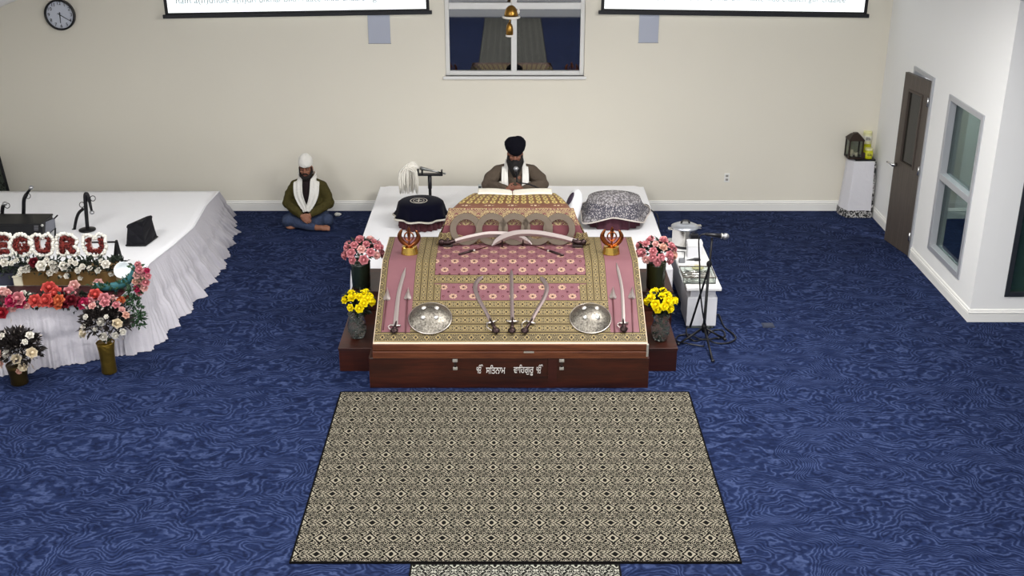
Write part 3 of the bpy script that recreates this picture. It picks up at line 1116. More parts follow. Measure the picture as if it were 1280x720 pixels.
sword([(614.5, 405), (608, 392), (598, 374), (594, 361), (597, 352), (604, 346.5)], (620, 416), .03, .046, 'left-hand bent sword with dark hilt beside the straight central sword', M_DKSTEEL, M_HILT, .05)
sword([(663, 405), (668, 395), (680, 374), (683.5, 362), (681, 354), (675, 347)], (656, 416), .03, .046, 'right-hand bent sword with dark hilt beside the straight central sword', M_DKSTEEL, M_HILT, .05)
sword([(640.5, 404), (640, 380), (639.7, 360), (639.3, 338)], (640, 416), .034, .032, 'straight upright sword at the centre of the pink cloth', M_DKSTEEL, M_HILT, .055, False)
# spears
def spear(tip, sh, bot, label):
    a, b_, c = uv_of(*tip), uv_of(*sh), uv_of(*bot)
    p = S(c[0], c[1], 0)
    o = thing('spear', (p.x, p.y, p.z), label, 'spear', None)
    MB().tube([S(c[0], c[1], H0 + .004), S(b_[0], b_[1], H0 + .006)], .006, 6).build('shaft', mat('dark_red_shaft', (86, 44, 48), .5), o, True)
    mb = MB()
    d_ = V((a[0] - b_[0], a[1] - b_[1])); L = d_.length; d_.normalize(); nx = V((-d_[1], d_[0]))
    rings = []
    for t_, w in ((0, .010), (.06, .030), (.2, .034), (.55, .02), (1, .002)):
        q = (b_[0] + d_[0] * L * t_, b_[1] + d_[1] * L * t_)
        rings.append([S(q[0] + nx[0] * w, q[1] + nx[1] * w, H0), S(q[0], q[1], H0 - .002), S(q[0] - nx[0] * w, q[1] - nx[1] * w, H0), S(q[0], q[1], H0 + .022)])
    mb.loops(rings)
    mb.build('spearhead', M_BLADE, o)
spear((484.5, 362), (483.5, 377), (479, 414), 'thin spear by the left edge of the pink cloth, outer side of the curved sword')
spear((510.5, 362), (509.5, 376), (507, 418), 'thin spear between the left curved sword and the left round shield')
spear((766, 361), (766, 375), (768.5, 418), 'thin spear between the right round shield and the right curved sword')
spear((790, 361), (789.5, 375), (791, 417), 'thin spear by the right edge of the pink cloth, outer side of the curved sword')
# shields
M_SHIELD = None
m, b = new_mat('etched_steel', .38, .95, .5)
_, _, _, vec = coords('Object')
n_ = noise_x(vec, 60, 4, .7)
X.nt.links.new(mixc((n_ * 2.4 - .7).mx(0.0).mn(1.0), lin((56, 50, 45)), lin((170, 164, 152))), b.inputs['Base Color'])
bump(b, n_, .5, .006)
M_SHIELD = m
def shield(px, py, rpx, label):
    c = uv_of(px, py)
    p = S(c[0], c[1], H0 - .002)
    R_ = rpx / (FPX / (p - CAMP).length)
    rot = Matrix.Rotation(SLOPE, 3, 'X')
    o = thing('round_shield', (p.x, p.y, p.z), label, 'shield', 'round shields on the cloth')
    prof = [(R_, .0), (R_ + .004, .006), (R_, .012)]
    H_ = .085
    for i in range(1, 12):
        a_ = i / 11
        prof.append((R_ * (1 - a_) ** .9 * .985 + .0, .012 + H_ * (1 - (1 - a_) ** 2)))
    MB().lathe(prof, p, 64, rot).build('dome', M_SHIELD, o, 'auto')
    MB().torus(p + rot @ V((0, 0, .008)), R_, .006, rot, 64, 8).build('rim', M_HILT2, o, True)
    for sx in (-1, 1):
        for sy in (-1, 1):
            q_ = V((sx * R_ * .30, sy * R_ * .30, .012 + H_ * (1 - .42 ** 2) - .004))
            MB().lathe([(.026, 0), (.022, .008), (.012, .016), (.003, .019)], p + rot @ q_, 16, rot).build('boss', M_LATCH, o, True)
    return o
shield(538, 399.5, 26.5, 'round steel shield with four bosses on the left half of the cloth')
shield(738, 399.5, 25.5, 'round steel shield with four bosses on the right half of the cloth')
# small dark daggers at the foot of the draped cot
for (ax_, ay_, bx_, by_, lab) in ((574, 320, 614, 308.5, 'small dark dagger slanting on the upper left of the cloth'), (704, 321, 664, 308.5, 'small dark dagger slanting on the upper right of the cloth')):
    a = uv_of(ax_, ay_); b_ = uv_of(bx_, by_)
    p = S(a[0], a[1], 0)
    o = thing('dagger', (p.x, p.y, p.z), lab, 'dagger')
    P_ = [S(a[0] + (b_[0] - a[0]) * t_, a[1] + (b_[1] - a[1]) * t_, .016) for t_ in (0, .3, .45, .5, 1)]
    MB().tube(P_[:3], [.012, .014, .012], 8).build('handle', M_HILT, o, True)
    MB().tube(P_[2:], [.012, .008, .002], 6).build('blade', mat('dark_dagger_blade', (92, 50, 54), .35, .6), o)
    MB().ball(P_[2], (.018, .018, .012)).build('collar', M_HILT2, o, True)
# ================================================================ DRAPED SCRIPTURE COT
def ornate(name, bg, gold, dark, sc=26, thr=.5):
    m, b = new_mat(name, .6, 0, .3)
    u, v, _, vec = coords('UV')
    fu = (u.fmod(.16) - .08).abs(); fv = (v.fmod(.12) - .06).abs()
    w = noise_x(comb(fu, fv, 1.7), sc, 1.5, .5, 1.0)
    f_ = (w * 34.0).sin()
    c = mixc(f_.gt(-.1), lin(dark), lin(bg))
    c = mixc(f_.gt(.45), c, lin(gold))
    X.nt.links.new(c, b.inputs['Base Color'])
    return m, b
def cot_front():
    m, b = new_mat('cot_front_drape', .65, 0, .3)
    u, v, _, vec = coords('UV')          # v: 0 bottom .. ~.3 top
    fu = (u.fmod(.24) - .12).abs()
    w = noise_x(comb(fu, v, 4.2), 30, 1.5, .5, 1.2)
    f_ = (w * 36.0).sin()
    c = mixc(noise_x(vec, 6, 2), lin((98, 50, 58)), lin((118, 66, 70)))
    orn = v.gt(.185).mx((v + (u * 26.0).sin() * .012).lt(.075))
    c = mixc(orn * f_.gt(-.3), c, lin((60, 42, 28)))
    c = mixc(orn * f_.gt(.25), c, lin((176, 158, 112)))
    X.nt.links.new(c, b.inputs['Base Color'])
    return m
def cot_top():
    m, b = new_mat('cot_top_gold', .6, 0, .3)
    u, v, _, vec = coords('UV')          # v: distance from top front edge, back positive
    c = mixc(noise_x(vec, 6, 2), lin((98, 62, 48)), lin((120, 80, 62)))
    rows = v.gt(.13)
    r = (u.fmod(.085) - .0425); q_ = ((v - .13).fmod(.12) - .06)
    rr = (r * r + q_ * q_ * .35).sqrt()
    g = noise_x(comb(u, v), 60, 1.5, .5, 1)
    f_ = (g * 30.0).sin()
    c = mixc(rows * f_.gt(-.2), c, lin((138, 108, 60)))
    c = mixc(rows * f_.gt(.5), c, lin((76, 54, 30)))
    c = mixc(rows * rr.within(.014, .030), c, lin((186, 164, 100)))
    c = mixc(rows * rr.lt(.010), c, lin((60, 40, 26)))
    # plain band with a few white sprigs
    u2 = (u + .12).fmod(.24) - .12; v2 = v - .075
    sp_ = (u2.abs() * .9 + (v2 * 3.0).abs()).lt(.055) * (u2 * 160.0).sin().gt(-.4)
    c = mixc(sp_ * (1.0 - rows), c, lin((200, 178, 146)))
    c = mixc(v.lt(.012), c, lin((104, 66, 50)))
    X.nt.links.new(c, b.inputs['Base Color'])
    return m
M_CF, M_CT = cot_front(), cot_top()
M_CS, _ = ornate('cot_side_drape', (84, 60, 42), (170, 152, 104), (44, 28, 24))
yb0 = pz(640, 304, ZS + .01).y
zb0 = ZS + .012
ytf = yb0 + .085
ztf = pY(640, 260, ytf).z
ytb = ytf + .66
ztb = pY(640, 241.5, ytb).z
def xat(px, py, Y): return pY(px, py, Y).x
bl, br = xat(547, 304, yb0), xat(736, 302, yb0)
tl, tr = xat(561, 262, ytf), xat(717, 261, ytf)
kl, kr = xat(587, 242, ytb), xat(699, 241, ytb)
print('COT', yb0, zb0, ytf, ztf, ytb, ztb, bl, br, tl, tr, kl, kr)
cot = thing('draped_scripture_cot', ((bl + br) / 2, yb0 + .4, PH), 'raised cot draped in gold and pink patterned cloth before the reading man', 'scripture cot')
mb = MB()
# front drape
def fr(u, v):
    xl = bl + (tl - bl) * (v ** .8); xr_ = br + (tr - br) * (v ** .8)
    x = xl + (xr_ - xl) * u
    bul = .02 * math.sin(v * PI) + .008 * math.sin(u * 34) * (1 - v)
    y = yb0 + (ytf - yb0) * v - bul
    return (x, y, zb0 + (ztf - zb0) * v)
LF = math.hypot(ytf - yb0, ztf - zb0)
mb.grid(80, 20, fr, lambda u, v: ((u - .5) * 1.4, v * LF))
mb.build('front_drape', M_CF, cot, True, solid=.004)
mb = MB()
LTOP = math.hypot(ytb - ytf, ztb - ztf)
def tp(u, v):
    xl = tl + (kl - tl) * v; xr_ = tr + (kr - tr) * v
    x = xl + (xr_ - xl) * u
    e = min(u, 1 - u)
    cushion = -.05 * max(0, 1 - e / .06) ** 2
    z = ztf + (ztb - ztf) * v + cushion + .02 * math.sin(v * PI)
    return (x, ytf + (ytb - ytf) * v, z)
mb.grid(70, 26, tp, lambda u, v: ((u - .5) * 1.26, v * LTOP))
mb.build('top_cover', M_CT, cot, True, solid=.004)
for sgn, b0, t0, k0, nm in ((-1, bl, tl, kl, 'l'), (1, br, tr, kr, 'r')):
    mb = MB()
    def sd(u, v, b0=b0, t0=t0, k0=k0, sgn=sgn):
        yb_ = yb0 + .72 * u
        yt = ytf + (ytb - ytf) * u
        xb = b0 + sgn * .02 * math.sin(u * 20) - sgn * .06 * u
        xt = t0 + (k0 - t0) * u
        zb_ = zb0 if yb_ < YE - .02 else max(PH + .02, zb0 - (yb_ - YE + .02) * 4)
        zt = ztf + (ztb - ztf) * u - .05
        w = v ** .75
        return (xb + (xt - xb) * w + sgn * .02 * math.sin(v * PI), yb_ + (yt - yb_) * v, zb_ + (zt - zb_) * v)
    mb.grid(30, 16, sd, lambda u, v: (u * .7, v * .35))
    mb.build('side_drape', M_CS, cot, True, solid=.004)
MB().bx(kl + .05, kr - .05, YE + .02, ytb - .02, PH + .01, ztb - .04).build('cot_base', M_CHEST, cot)
# cloth rolls at the front corners (gold ornate)
for px, py in ((556, 292), (727, 290)):
    p = pY(px, py, yb0 - .02)
    mb = MB()
    mb.grid(16, 12, lambda u, v, p=p: (p.x + .085 * math.sin((u - .5) * PI) * (1.05 - .5 * v), p.y - .05 * math.cos((u - .5) * PI) * (1 - .3 * v), zb0 + .125 * v + .0 * u), lambda u, v: (u * .3, v * .3))
    mb.build('corner_drape', M_CS, cot, True, solid=.005)

# open scripture book on top
bk = pY(640, 240, ytb - .12)
book = thing('open_book', (bk.x, bk.y, ztb), 'large open book with white pages lying on the draped cot under the hands', 'book')
M_PAGE = mat('page_white', (232, 226, 210), .7)
for sgn, px0, px1 in ((-1, 597, 640), (1, 641, 690)):
    mb = MB()
    xa, xb_ = pY(px0, 240, ytb - .1).x, pY(px1, 240, ytb - .1).x
    def pg(u, v, sgn=sgn, xa=xa, xb_=xb_):
        x = xa + (xb_ - xa) * u
        t_ = (1 - u) if sgn < 0 else u
        z = ztb - .006 + .024 * math.sin(t_ * PI * .62 + .18)
        return (x, ytb - .14 + .24 * v, z - .02 * v + .02)
    mb.grid(18, 6, pg)
    mb.build('page_block', M_PAGE, book, True, solid=.014)
MB().box((bk.x + .0, ytb - .02, ztb + .004), (.05, .24, .012)).build('spine', mat('book_spine_maroon', (92, 30, 34), .6), book, bevel=.006)

# five steel rings leaning on the front drape
M_RING = mat('grey_ring_steel', (112, 100, 88), .4, .7, var=.12, vscale=14)
fdir = V((0, ytf - yb0, ztf - zb0)).normalized()
tiltr = Matrix.Rotation(math.atan2(fdir.z, fdir.y), 3, 'X')
for i, (px, lab) in enumerate(((582.5, 'steel ring leaning on the draped cot, first from the left'), (615, 'steel ring leaning on the draped cot, second from the left'), (643, 'steel ring leaning on the draped cot, the middle of five'), (671, 'steel ring leaning on the draped cot, second from the right'), (699, 'steel ring leaning on the draped cot, first from the right'))):
    dy = -.045 - .012 * (i % 2) - (.012 if i == 2 else 0)
    c = pY(px, 286.5, yb0 + .03 + dy)
    mb = MB()
    Ro, Ri = .158, .098
    prof = [(Ri, -.004), (Ro, -.004), (Ro + .002, 0), (Ro, .004), (Ri, .004)]
    rings = [[c + tiltr @ V((math.cos(a) * r, math.sin(a) * r, z_)) for r, z_ in prof] for a in [2 * PI * k_ / 56 for k_ in range(56)]]
    vv = [[mb.bm.verts.new(p) for p in r] for r in rings]
    for k_ in range(56):
        A, B = vv[k_], vv[(k_ + 1) % 56]
        for j in range(5):
            mb.face([A[j], A[(j + 1) % 5], B[(j + 1) % 5], B[j]])
    o = mb.build('steel_ring', M_RING, None, 'auto')
    tag(o, lab, 'steel ring', 'steel rings in front of the cot')

# two crossed curved display swords standing in front of the rings
def vblade(pxs, Y, w, thick=.01):
    P = [pY(x, y, Y) for x, y in pxs]
    P = spline(P, 30)
    mb = MB(); n = len(P); rings = []
    for i, p in enumerate(P):
        t_ = P[min(n - 1, i + 1)] - P[max(0, i - 1)]; t_.normalize()
        nn = V((-t_.z, 0, t_.x))
        f_ = i / (n - 1)
        ww = w * (.75 + .5 * f_) * (1 if f_ < .75 else max(.05, (1 - f_) / .25) ** .6)
        rings.append([p + nn * ww / 2, p + V((0, -thick, 0)) + nn * ww * .1, p - nn * ww / 2, p + V((0, thick, 0)) + nn * ww * .1])
    mb.loops(rings)
    return mb, P
for pxs, gr, Y, lab in (([(563, 303.5), (585, 297.5), (612, 293), (640, 294.5), (656, 300), (665, 305.5)], [(569, 301), (560, 303.5), (552, 303)], yb0 - .085, 'curved display sword with dark hilt at the left foot of the cot'),
                        ([(724, 303), (700, 296.5), (670, 291.5), (645, 292), (625, 299), (615, 307)], [(715, 300.5), (722, 303), (729, 303)], yb0 - .115, 'curved display sword with dark hilt at the right foot of the cot')):
    mb, P = vblade(pxs, Y, .066)
    g0 = pY(gr[1][0], gr[1][1], Y)
    o = thing('display_sword', (g0.x, Y, ZS + .01), lab, 'sword')
    mb.build('blade', M_BLADE, o, False)
    G = [pY(x, y, Y) for x, y in gr]
    hl = thing_part('hilt', o)
    MB().tube(G, [.02, .024, .026], 10).build('grip', M_HILT, hl, True)
    MB().ball(G[-1], (.035, .03, .035)).build('pommel', M_HILT, hl, True)
    MB().tube([G[1] + V((0, 0, .045)), G[1] - V((0, 0, .035))], .012, 8).build('guard', M_HILT, hl, True)
    MB().bx(G[1].x - .05, G[1].x + .05, Y - .03, Y + .035, ZS + .012, G[1].z - .02).build('rest_block', mat('dark_rest', (42, 30, 28), .5), o, bevel=.006)
    sx = P[-8]
    MB().tube([V((sx.x, Y, ZS + .012)), V((sx.x, Y, sx.z - .0))], .008, 8).build('rest_rod', M_HILT, o)

# ================================================================ KHANDA STANDS
M_GOLD = mat('polished_gold', (206, 168, 84), .22, 1)
M_COPPER = mat('copper_emblem', (150, 92, 60), .28, 1)
def khanda(px, py_base, label, em):
    b0 = pz(px, py_base, ZS + .008)
    o = thing('emblem_stand', (b0.x, b0.y, ZS + .006), label, 'emblem stand', 'emblem stands on the cloth')
    z0 = ZS + .008
    # half round segmented base
    mb = MB(); n = 9
    ring0 = []; ring1 = []
    for i in range(n + 1):
        a = PI + PI * i / n
        ring0.append(V((b0.x + .085 * math.cos(a), b0.y + .065 * math.sin(a), z0)))
        ring1.append(V((b0.x + .072 * math.cos(a), b0.y + .052 * math.sin(a), z0 + .075)))
    ring0 += [V((b0.x + .085, b0.y + .03, z0)), V((b0.x - .085, b0.y + .03, z0))]
    ring1 += [V((b0.x + .072, b0.y + .03, z0 + .075)), V((b0.x - .072, b0.y + .03, z0 + .075))]
    mb.loops([ring0, ring1]); mb.build('base', M_GOLD, o, bevel=.003)
    c = V((b0.x, b0.y - .005, z0 + .175)); E = .74
    rX_ = Matrix.Rotation(PI / 2, 3, 'X')
    MB().torus(c + V((0, 0, .005)), .058 * E, .007, rX_, 32, 8).build('ring', em, o, True)
    # central double edged blade
    mb = MB(); prof = [(z_ * E, w * E) for z_, w in [(-.135, .008), (-.10, .014), (-.02, .013), (.02, .022), (.075, .026), (.115, .02), (.145, .002)]]
    mb.loops([[c + V((-w, 0, z_)), c + V((0, -.008, z_)), c + V((w, 0, z_)), c + V((0, .008, z_))] for z_, w in prof])
    mb.build('central_blade', em, o)
    for s_ in (-1, 1):
        P = spline([c + V((s_ * .01, -.012 * s_, -.125)) * 1.0 * E if False else c + E * V((x_ * s_, -.014 * s_, z_)) for x_, z_ in ((.01, -.125), (.085, -.075), (.125, .01), (.09, .10))], 20)
        mb = MB(); rings = []
        for i, p in enumerate(P):
            t_ = P[min(20, i + 1)] - P[max(0, i - 1)]; t_.normalize(); nn = V((-t_.z, 0, t_.x))
            w = .010 + .014 * math.sin(PI * min(1, i / 20 * .9 + .1)); w = w if i < 20 else .002
            rings.append([p + nn * w, p + V((0, -.006, 0)), p - nn * w, p + V((0, .006, 0))])
        mb.loops(rings); mb.build('curved_blade', em, o, True)
    MB().tube([V((c.x, c.y, z0 + .07)), c + V((0, 0, -.11 * E))], [.018, .01], 10).build('stem', em, o, True)
khanda(512, 317, 'gold emblem stand with crossed blades on the left rear of the pink cloth', M_COPPER)
khanda(764, 317, 'gold emblem stand with crossed blades on the right rear of the pink cloth', mat('bright_copper_emblem', (176, 104, 58), .25, 1))

# ================================================================ STOOLS
M_MAROON = cloth_mat('maroon_gathered_cloth', (72, 36, 42), .5, 20)
M_NAVY = mat('navy_velvet', (5, 6, 24), .9, 0, .1, sheen=.04)
M_SILV = mat('silver_trim', (206, 200, 188), .4, .3)
s0 = pz(525, 293, PH); SY = s0.y + .30
sx = pY(526.5, 270, SY).x; sR = .265
sz_top = pY(526, 249, SY + .05).z
st = thing('covered_stool', (sx, SY, PH), 'round stool under navy velvet cover and maroon skirt left of the cot', 'stool')
mb = MB()
NN = 120
def stool_ring(r, z, amp, fr_, ph=0): return [V((sx + (r + amp * math.sin(k * fr_ * 2 * PI / NN + ph)) * math.cos(2 * PI * k / NN), SY + (r + amp * math.sin(k * fr_ * 2 * PI / NN + ph)) * .9 * math.sin(2 * PI * k / NN), z)) for k in range(NN)]
mb.loops([stool_ring(.255, PH + .004, .018, 22), stool_ring(.245, PH + .12, .012, 22), stool_ring(.23, sz_top - .1, .006, 22)], True, False)
mb.build('gathered_skirt', M_MAROON, st, True)
mb = MB()
zc = sz_top
mb.loops([stool_ring(.315, zc - .185, .022, 9), stool_ring(.285, zc - .13, .012, 9), stool_ring(.272, zc - .06, .004, 9), stool_ring(.262, zc - .02, .0, 9), stool_ring(.235, zc, 0, 9), stool_ring(.1, zc + .008, 0, 9), stool_ring(.005, zc + .009, 0, 9)], True, False)
mb.build('velvet_cover', M_NAVY, st, True, solid=.004)
mb = MB()
rings = [stool_ring(.316, zc - .188, .022, 9), stool_ring(.320, zc - .178, .022, 9), stool_ring(.312, zc - .17, .021, 9)]
mb.loops(rings, True, False); mb.build('hem_trim', M_SILV, st, True, solid=.008)
for R_, r_ in ((.095, .006), (.062, .005)):
    MB().torus((sx - .02, SY - .03, zc + .009), R_, r_, None, 36, 6, .003).build('embroidered_ring', M_SILV, st, True)
MB().box((sx - .02, SY - .03, zc + .010), (.012, .10, .005)).build('embroidered_bar', M_SILV, st)
MB().box((sx - .02, SY - .03, zc + .010), (.07, .012, .005)).build('embroidered_bar', M_SILV, st)

# right stool, domed lace cover
s1 = pz(765, 291, PH); SY1 = s1.y + .32
sx1 = pY(767, 270, SY1).x
zt1 = pY(768, 238.5, SY1 + .06).z
m, b = new_mat('grey_lace_cloth', .6, 0, .4)
x, y, z, vec = coords('Object')
vo = X.nt.nodes.new('ShaderNodeTexVoronoi'); vo.inputs['Scale'].default_value = 30; X.nt.links.new(vec, vo.inputs['Vector'])
d_ = X(vo.outputs['Distance'])
nn_ = noise_x(vec, 70, 2)
lowband = z.within(.16, .30)
c = mixc(d_.lt(.42), lin((104, 100, 104)), lin((172, 168, 172)))
c = mixc(d_.lt(.42) * (1.0 - d_.lt(.22)) * lowband, c, lin((58, 56, 68)))
c = mixc(lowband * (1.0 - d_.lt(.42)), c, lin((74, 72, 84)))
c = mixc(nn_.gt(.58) * .6, c, lin((226, 220, 218)))
X.nt.links.new(c, b.inputs['Base Color'])
M_LACE = m
st1 = thing('domed_stool', (sx1, SY1, PH), 'stool under a domed silver-grey lace cloth and plum skirt right of the cot', 'stool')
NN = 96
def ring1(r, z, amp, fr_, ph=0, sq=0):
    out = []
    for k in range(NN):
        a = 2 * PI * k / NN
        rr = r + amp * math.sin(fr_ * a + ph) + sq * abs(math.sin(2 * a + .2)) 
        dz = -.10 * (max(0, math.cos(a + .45)) ** 5 + max(0, -math.cos(a - .5)) ** 5) if sq and z - PH < .21 else 0
        out.append(V((sx1 + rr * math.cos(a), SY1 + rr * .85 * math.sin(a), z + dz)))
    return out
M_PLUM = cloth_mat('plum_satin', (84, 48, 60), .5, 14)
mb = MB(); mb.loops([ring1(.30, PH + .004, .02, 16), ring1(.29, PH + .1, .014, 16), ring1(.26, PH + .22, .006, 16)], True, False); mb.build('gathered_skirt', M_PLUM, st1, True)
mb = MB()
hD = zt1 - PH
prof = [(.385, .175, .03, .05), (.358, .195, .02, .04), (.338, .225, .008, .02), (.325, .26, 0, 0), (.30, .33, 0, 0), (.25, hD - .075, 0, 0), (.18, hD - .03, 0, 0), (.10, hD - .008, 0, 0), (.005, hD, 0, 0)]
mb.loops([ring1(r, PH + z_, am, 5, .6, sq) for r, z_, am, sq in prof], True, False)
mb.build('lace_cover', M_LACE, st1, True, solid=.004)
mb = MB(); mb.loops([ring1(.386, PH + .173, .03, 5, .6, .05), ring1(.390, PH + .18, .03, 5, .6, .05), ring1(.383, PH + .187, .03, 5, .6, .05)], True, False)
mb.build('hem_trim', mat('pale_hem', (214, 204, 196), .6), st1, True, solid=.006)

# white bolster with dark end + thin rods between cot and stool
p = pY(719, 236, 12.62)
hz2 = (p.z - PH) / 2
bo = thing('white_bolster', (p.x, 12.62, PH), 'white upright cushion with a dark oval end between the cot and the lace stool', 'cushion')
lean = Matrix.Rotation(math.radians(14), 3, 'Y')
cb_ = V((p.x - .02, 12.62, PH + .008 + hz2))
mb = MB(); rings = []
for i in range(15):
    a_ = -1 + 2 * i / 14
    k_ = max(.02, (1 - abs(a_) ** 3.2)) ** .5
    rings.append([cb_ + lean @ V((.085 * k_ * math.copysign(abs(math.cos(t_)) ** .8, math.cos(t_)), .15 * k_ * math.copysign(abs(math.sin(t_)) ** .8, math.sin(t_)), a_ * hz2 * .97)) for t_ in [2 * PI * q_ / 28 for q_ in range(28)]])
mb.loops(rings); mb.build('cushion_body', M_WHITE, bo, True)
mb = MB(); dc = cb_ + lean @ V((-.072, -.085, hz2 * .52))
mb.ball(dc, (.026, .05, .085), Matrix.Rotation(math.radians(26), 3, 'Y'), 16, 10); mb.build('dark_end', mat('dark_plum_cap', (52, 40, 58), .6), bo, True)

# fly whisk on its stand
M_BLKPL = mat('black_plastic', (22, 22, 26), .4)
wy = SY + .42
wz = pY(537, 218, wy).z
wx = pY(537, 218, wy).x
ws = thing('whisk_stand', (wx, wy, PH), 'black T-shaped stand holding the white fly whisk behind the navy stool', 'stand')
MB().lathe([(.10, 0), (.10, .012), (.03, .03), (.018, .05)], (wx, wy, PH + .008), 24).build('base', M_BLKPL, ws, True)
MB().tube([(wx, wy, PH + .04), (wx, wy, wz - .18), (wx, wy, wz - .17), (wx, wy, wz)], [.018, .018, .024, .024], 12).build('post', M_BLKPL, ws, True)
xa, xb_ = pY(521.5, 217, wy).x, pY(553.5, 217, wy).x
MB().bx(xa, xb_, wy - .03, wy + .03, wz - .012, wz + .012).build('cradle_bar', M_BLKPL, ws, bevel=.003)
for xx, hh in ((xa + .012, .075), (xa + .06, .06), (xb_ - .012, .055)):
    MB().bx(xx - .01, xx + .01, wy - .03, wy + .03, wz, wz + hh).build('cradle_post', M_BLKPL, ws, bevel=.003)
h0 = pY(525, 210, wy); h1 = pY(556, 217, wy)
fw = thing('fly_whisk', (h0.x, wy, wz), 'white hair fly whisk drooping from a metal handle behind the navy stool', 'fly whisk')
MB().tube([h0, h0.lerp(h1, .25), h0.lerp(h1, .5), h1], [.022, .018, .012, .008], 10).build('handle', mat('pewter', (150, 152, 150), .3, 1), fw, True)
MB().ball(h1, .014).build('finial', mat('pewter', (150, 152, 150)), fw, True)
rng = random.Random(4)
mb = MB()
for i in range(150):
    f_ = rng.random(); g_ = rng.uniform(-1, 1)
    top = pY(515 - 6 * f_, 201.5 + rng.uniform(0, 7) + 3 * f_, wy + g_ * .05)
    end = pY(499.5 + 23 * f_, 239 + rng.uniform(-6, 4), wy + g_ * .09)
    mid = pY(499 + 23 * f_, 217 + rng.uniform(-3, 3), wy + g_ * .07)
    P = spline([h0 + V((0, g_ * .01, 0)), top, mid, end], 9)
    mb.tube(P, [.006, .007, .008, .008, .008, .007, .007, .006, .005, .002], 4)
mb.build('hair', mat('white_hair', (236, 232, 222), .7), fw, True)
# cable on the platform
ca = pz(793, 258, PH); cb = pz(813, 257, PH); cc_ = pz(826, 300, PH)
cbm = MB().tube(spline([V((ca.x, ca.y, PH + .012)), V((cb.x - .05, cb.y, PH + .012)), V((PW - .02, cb.y - .2, PH + .012)), V((PW + .06, cb.y - .3, PH - .06)), V((PW + .08, cb.y - .35, .01))], 30), .008, 6).build('black_cable', M_BLKPL, None, True)
tag(cbm, 'thin black cable running from the lace stool over the platform edge', 'cable')
# small striped booklet
p = pz(601, 239, PH)
bl_ = thing('small_booklet', (pY(601, 236, 12.9).x, 12.9, PH), 'small pale booklet with black marks standing left of the reading man', 'booklet')
q = pY(601.5, 235, 12.9)
MB().bx(q.x - .035, q.x + .035, 12.88, 12.92, PH + .003, q.z + .04).build('cover', mat('booklet_grey', (206, 210, 206), .6), bl_, bevel=.003)
for k_ in range(3):
    MB().bx(q.x - .03, q.x + .0, 12.876, 12.88, q.z - .05 + k_ * .03, q.z - .035 + k_ * .03).build('black_mark', M_BLKPL, bl_)
# ================================================================ PEOPLE
M_SKIN1 = mat('warm_brown_skin', (142, 96, 74), .55, sss=0)
M_SKIN2 = mat('brown_skin', (124, 80, 62), .55)
M_HAIR = mat('black_beard_hair', (20, 16, 15), .8, bmp=.6, bscale=120)
M_EYE = mat('eye_white', (140, 126, 116), .3)
M_IRIS = mat('dark_iris', (26, 16, 12), .3)
M_LIP = mat('lip_brown', (120, 66, 58), .5)

def fabric(name, rgb, fold=.5, sc=9, var=.12):
    m, b = new_mat(name, .9, 0, .12)
    _, _, _, vec = coords('Object')
    n = noise_x(vec, sc, 3, .6, 1.4)
    c = lin(rgb)
    X.nt.links.new(mixc(n, tuple(v * (1 - var * 2) for v in c[:3]) + (1,), tuple(min(1, v * (1 + var * 2)) for v in c[:3]) + (1,)), b.inputs['Base Color'])
    bump(b, n, fold, .035)
    return m

def head_mesh(mb, c, tilt):
    """c: centre of the skull; tilt: rotation matrix"""
    def L(x, y, z): return c + tilt @ V((x, y, z))
    mb.ball(L(0, .008, .018), (.077, .094, .098), tilt, 20, 14)
    mb.ball(L(0, -.028, -.045), (.058, .064, .072), tilt, 18, 12)
    mb.ball(L(0, -.062, -.088), (.030, .026, .024), tilt, 12, 8)      # chin
    mb.capsule([L(0, -.083, .012), L(0, -.101, -.022)], [.010, .015], 10)   # nose
    mb.ball(L(.012, -.094, -.026), .010); mb.ball(L(-.012, -.094, -.026), .010)
    for s in (-1, 1):
        mb.capsule([L(s * .012, -.083, .027), L(s * .045, -.072, .026)], [.011, .009], 8)  # brow ridge
        mb.ball(L(s * .044, -.066, -.022), (.020, .018, .015), tilt)      # cheek
        mb.ball(L(s * .080, .008, -.012), (.012, .022, .034), tilt)     # ear
    mb.capsule([L(-.020, -.084, -.052), L(.020, -.084, -.052)], [.010, .010], 8)

def hand(mb, wrist, dirv, palm_n, side, curl=.9, sc=1.0, spread=.0):
    """palm + five fingers; dirv: direction of fingers, palm_n: palm facing, side: +1 thumb towards dirv x palm_n"""
    d = V(dirv).normalized(); n = V(palm_n); n = (n - d * n.dot(d)).normalized(); l = d.cross(n) * side
    w = V(wrist)
    pal = w + d * .05 * sc
    R_ = Matrix((l, d, n)).transposed()
    mb.ball(pal, (.040 * sc, .052 * sc, .016 * sc), R_, 16, 10)
    mb.capsule([w - d * .02, w + d * .03], [.024 * sc, .026 * sc], 10)
    lens = (.068, .078, .073, .058)
    for k in range(4):
        off = (.030 - .020 * k) * sc
        p = w + d * (.088 - abs(k - 1.3) * .004) * sc + l * off
        seg = lens[k] * sc
        a = 0; pts = [p - d * .012]; q = p; pts.append(q)
        for j, f_ in enumerate((.45, .32, .23)):
            a += curl * (.55, .75, .5)[j]
            q = q + (d * math.cos(a) + n * math.sin(a)) * seg * f_ + l * spread * (1.5 - k) * .004
            pts.append(q)
        mb.capsule(pts, [.0088 * sc, .0084 * sc, .0080 * sc, .0076 * sc, .0068 * sc], 8)
    t0 = w + d * .028 * sc + l * .030 * sc
    t1 = t0 + (d * .55 + l * .65 + n * .35).normalized() * .036 * sc
    t2 = t1 + (d * .85 + l * .12 + n * .5).normalized() * .034 * sc
    mb.capsule([t0 - l * .012 * sc, t0, t1, t2], [.014 * sc, .013 * sc, .0105 * sc, .0085 * sc], 8)

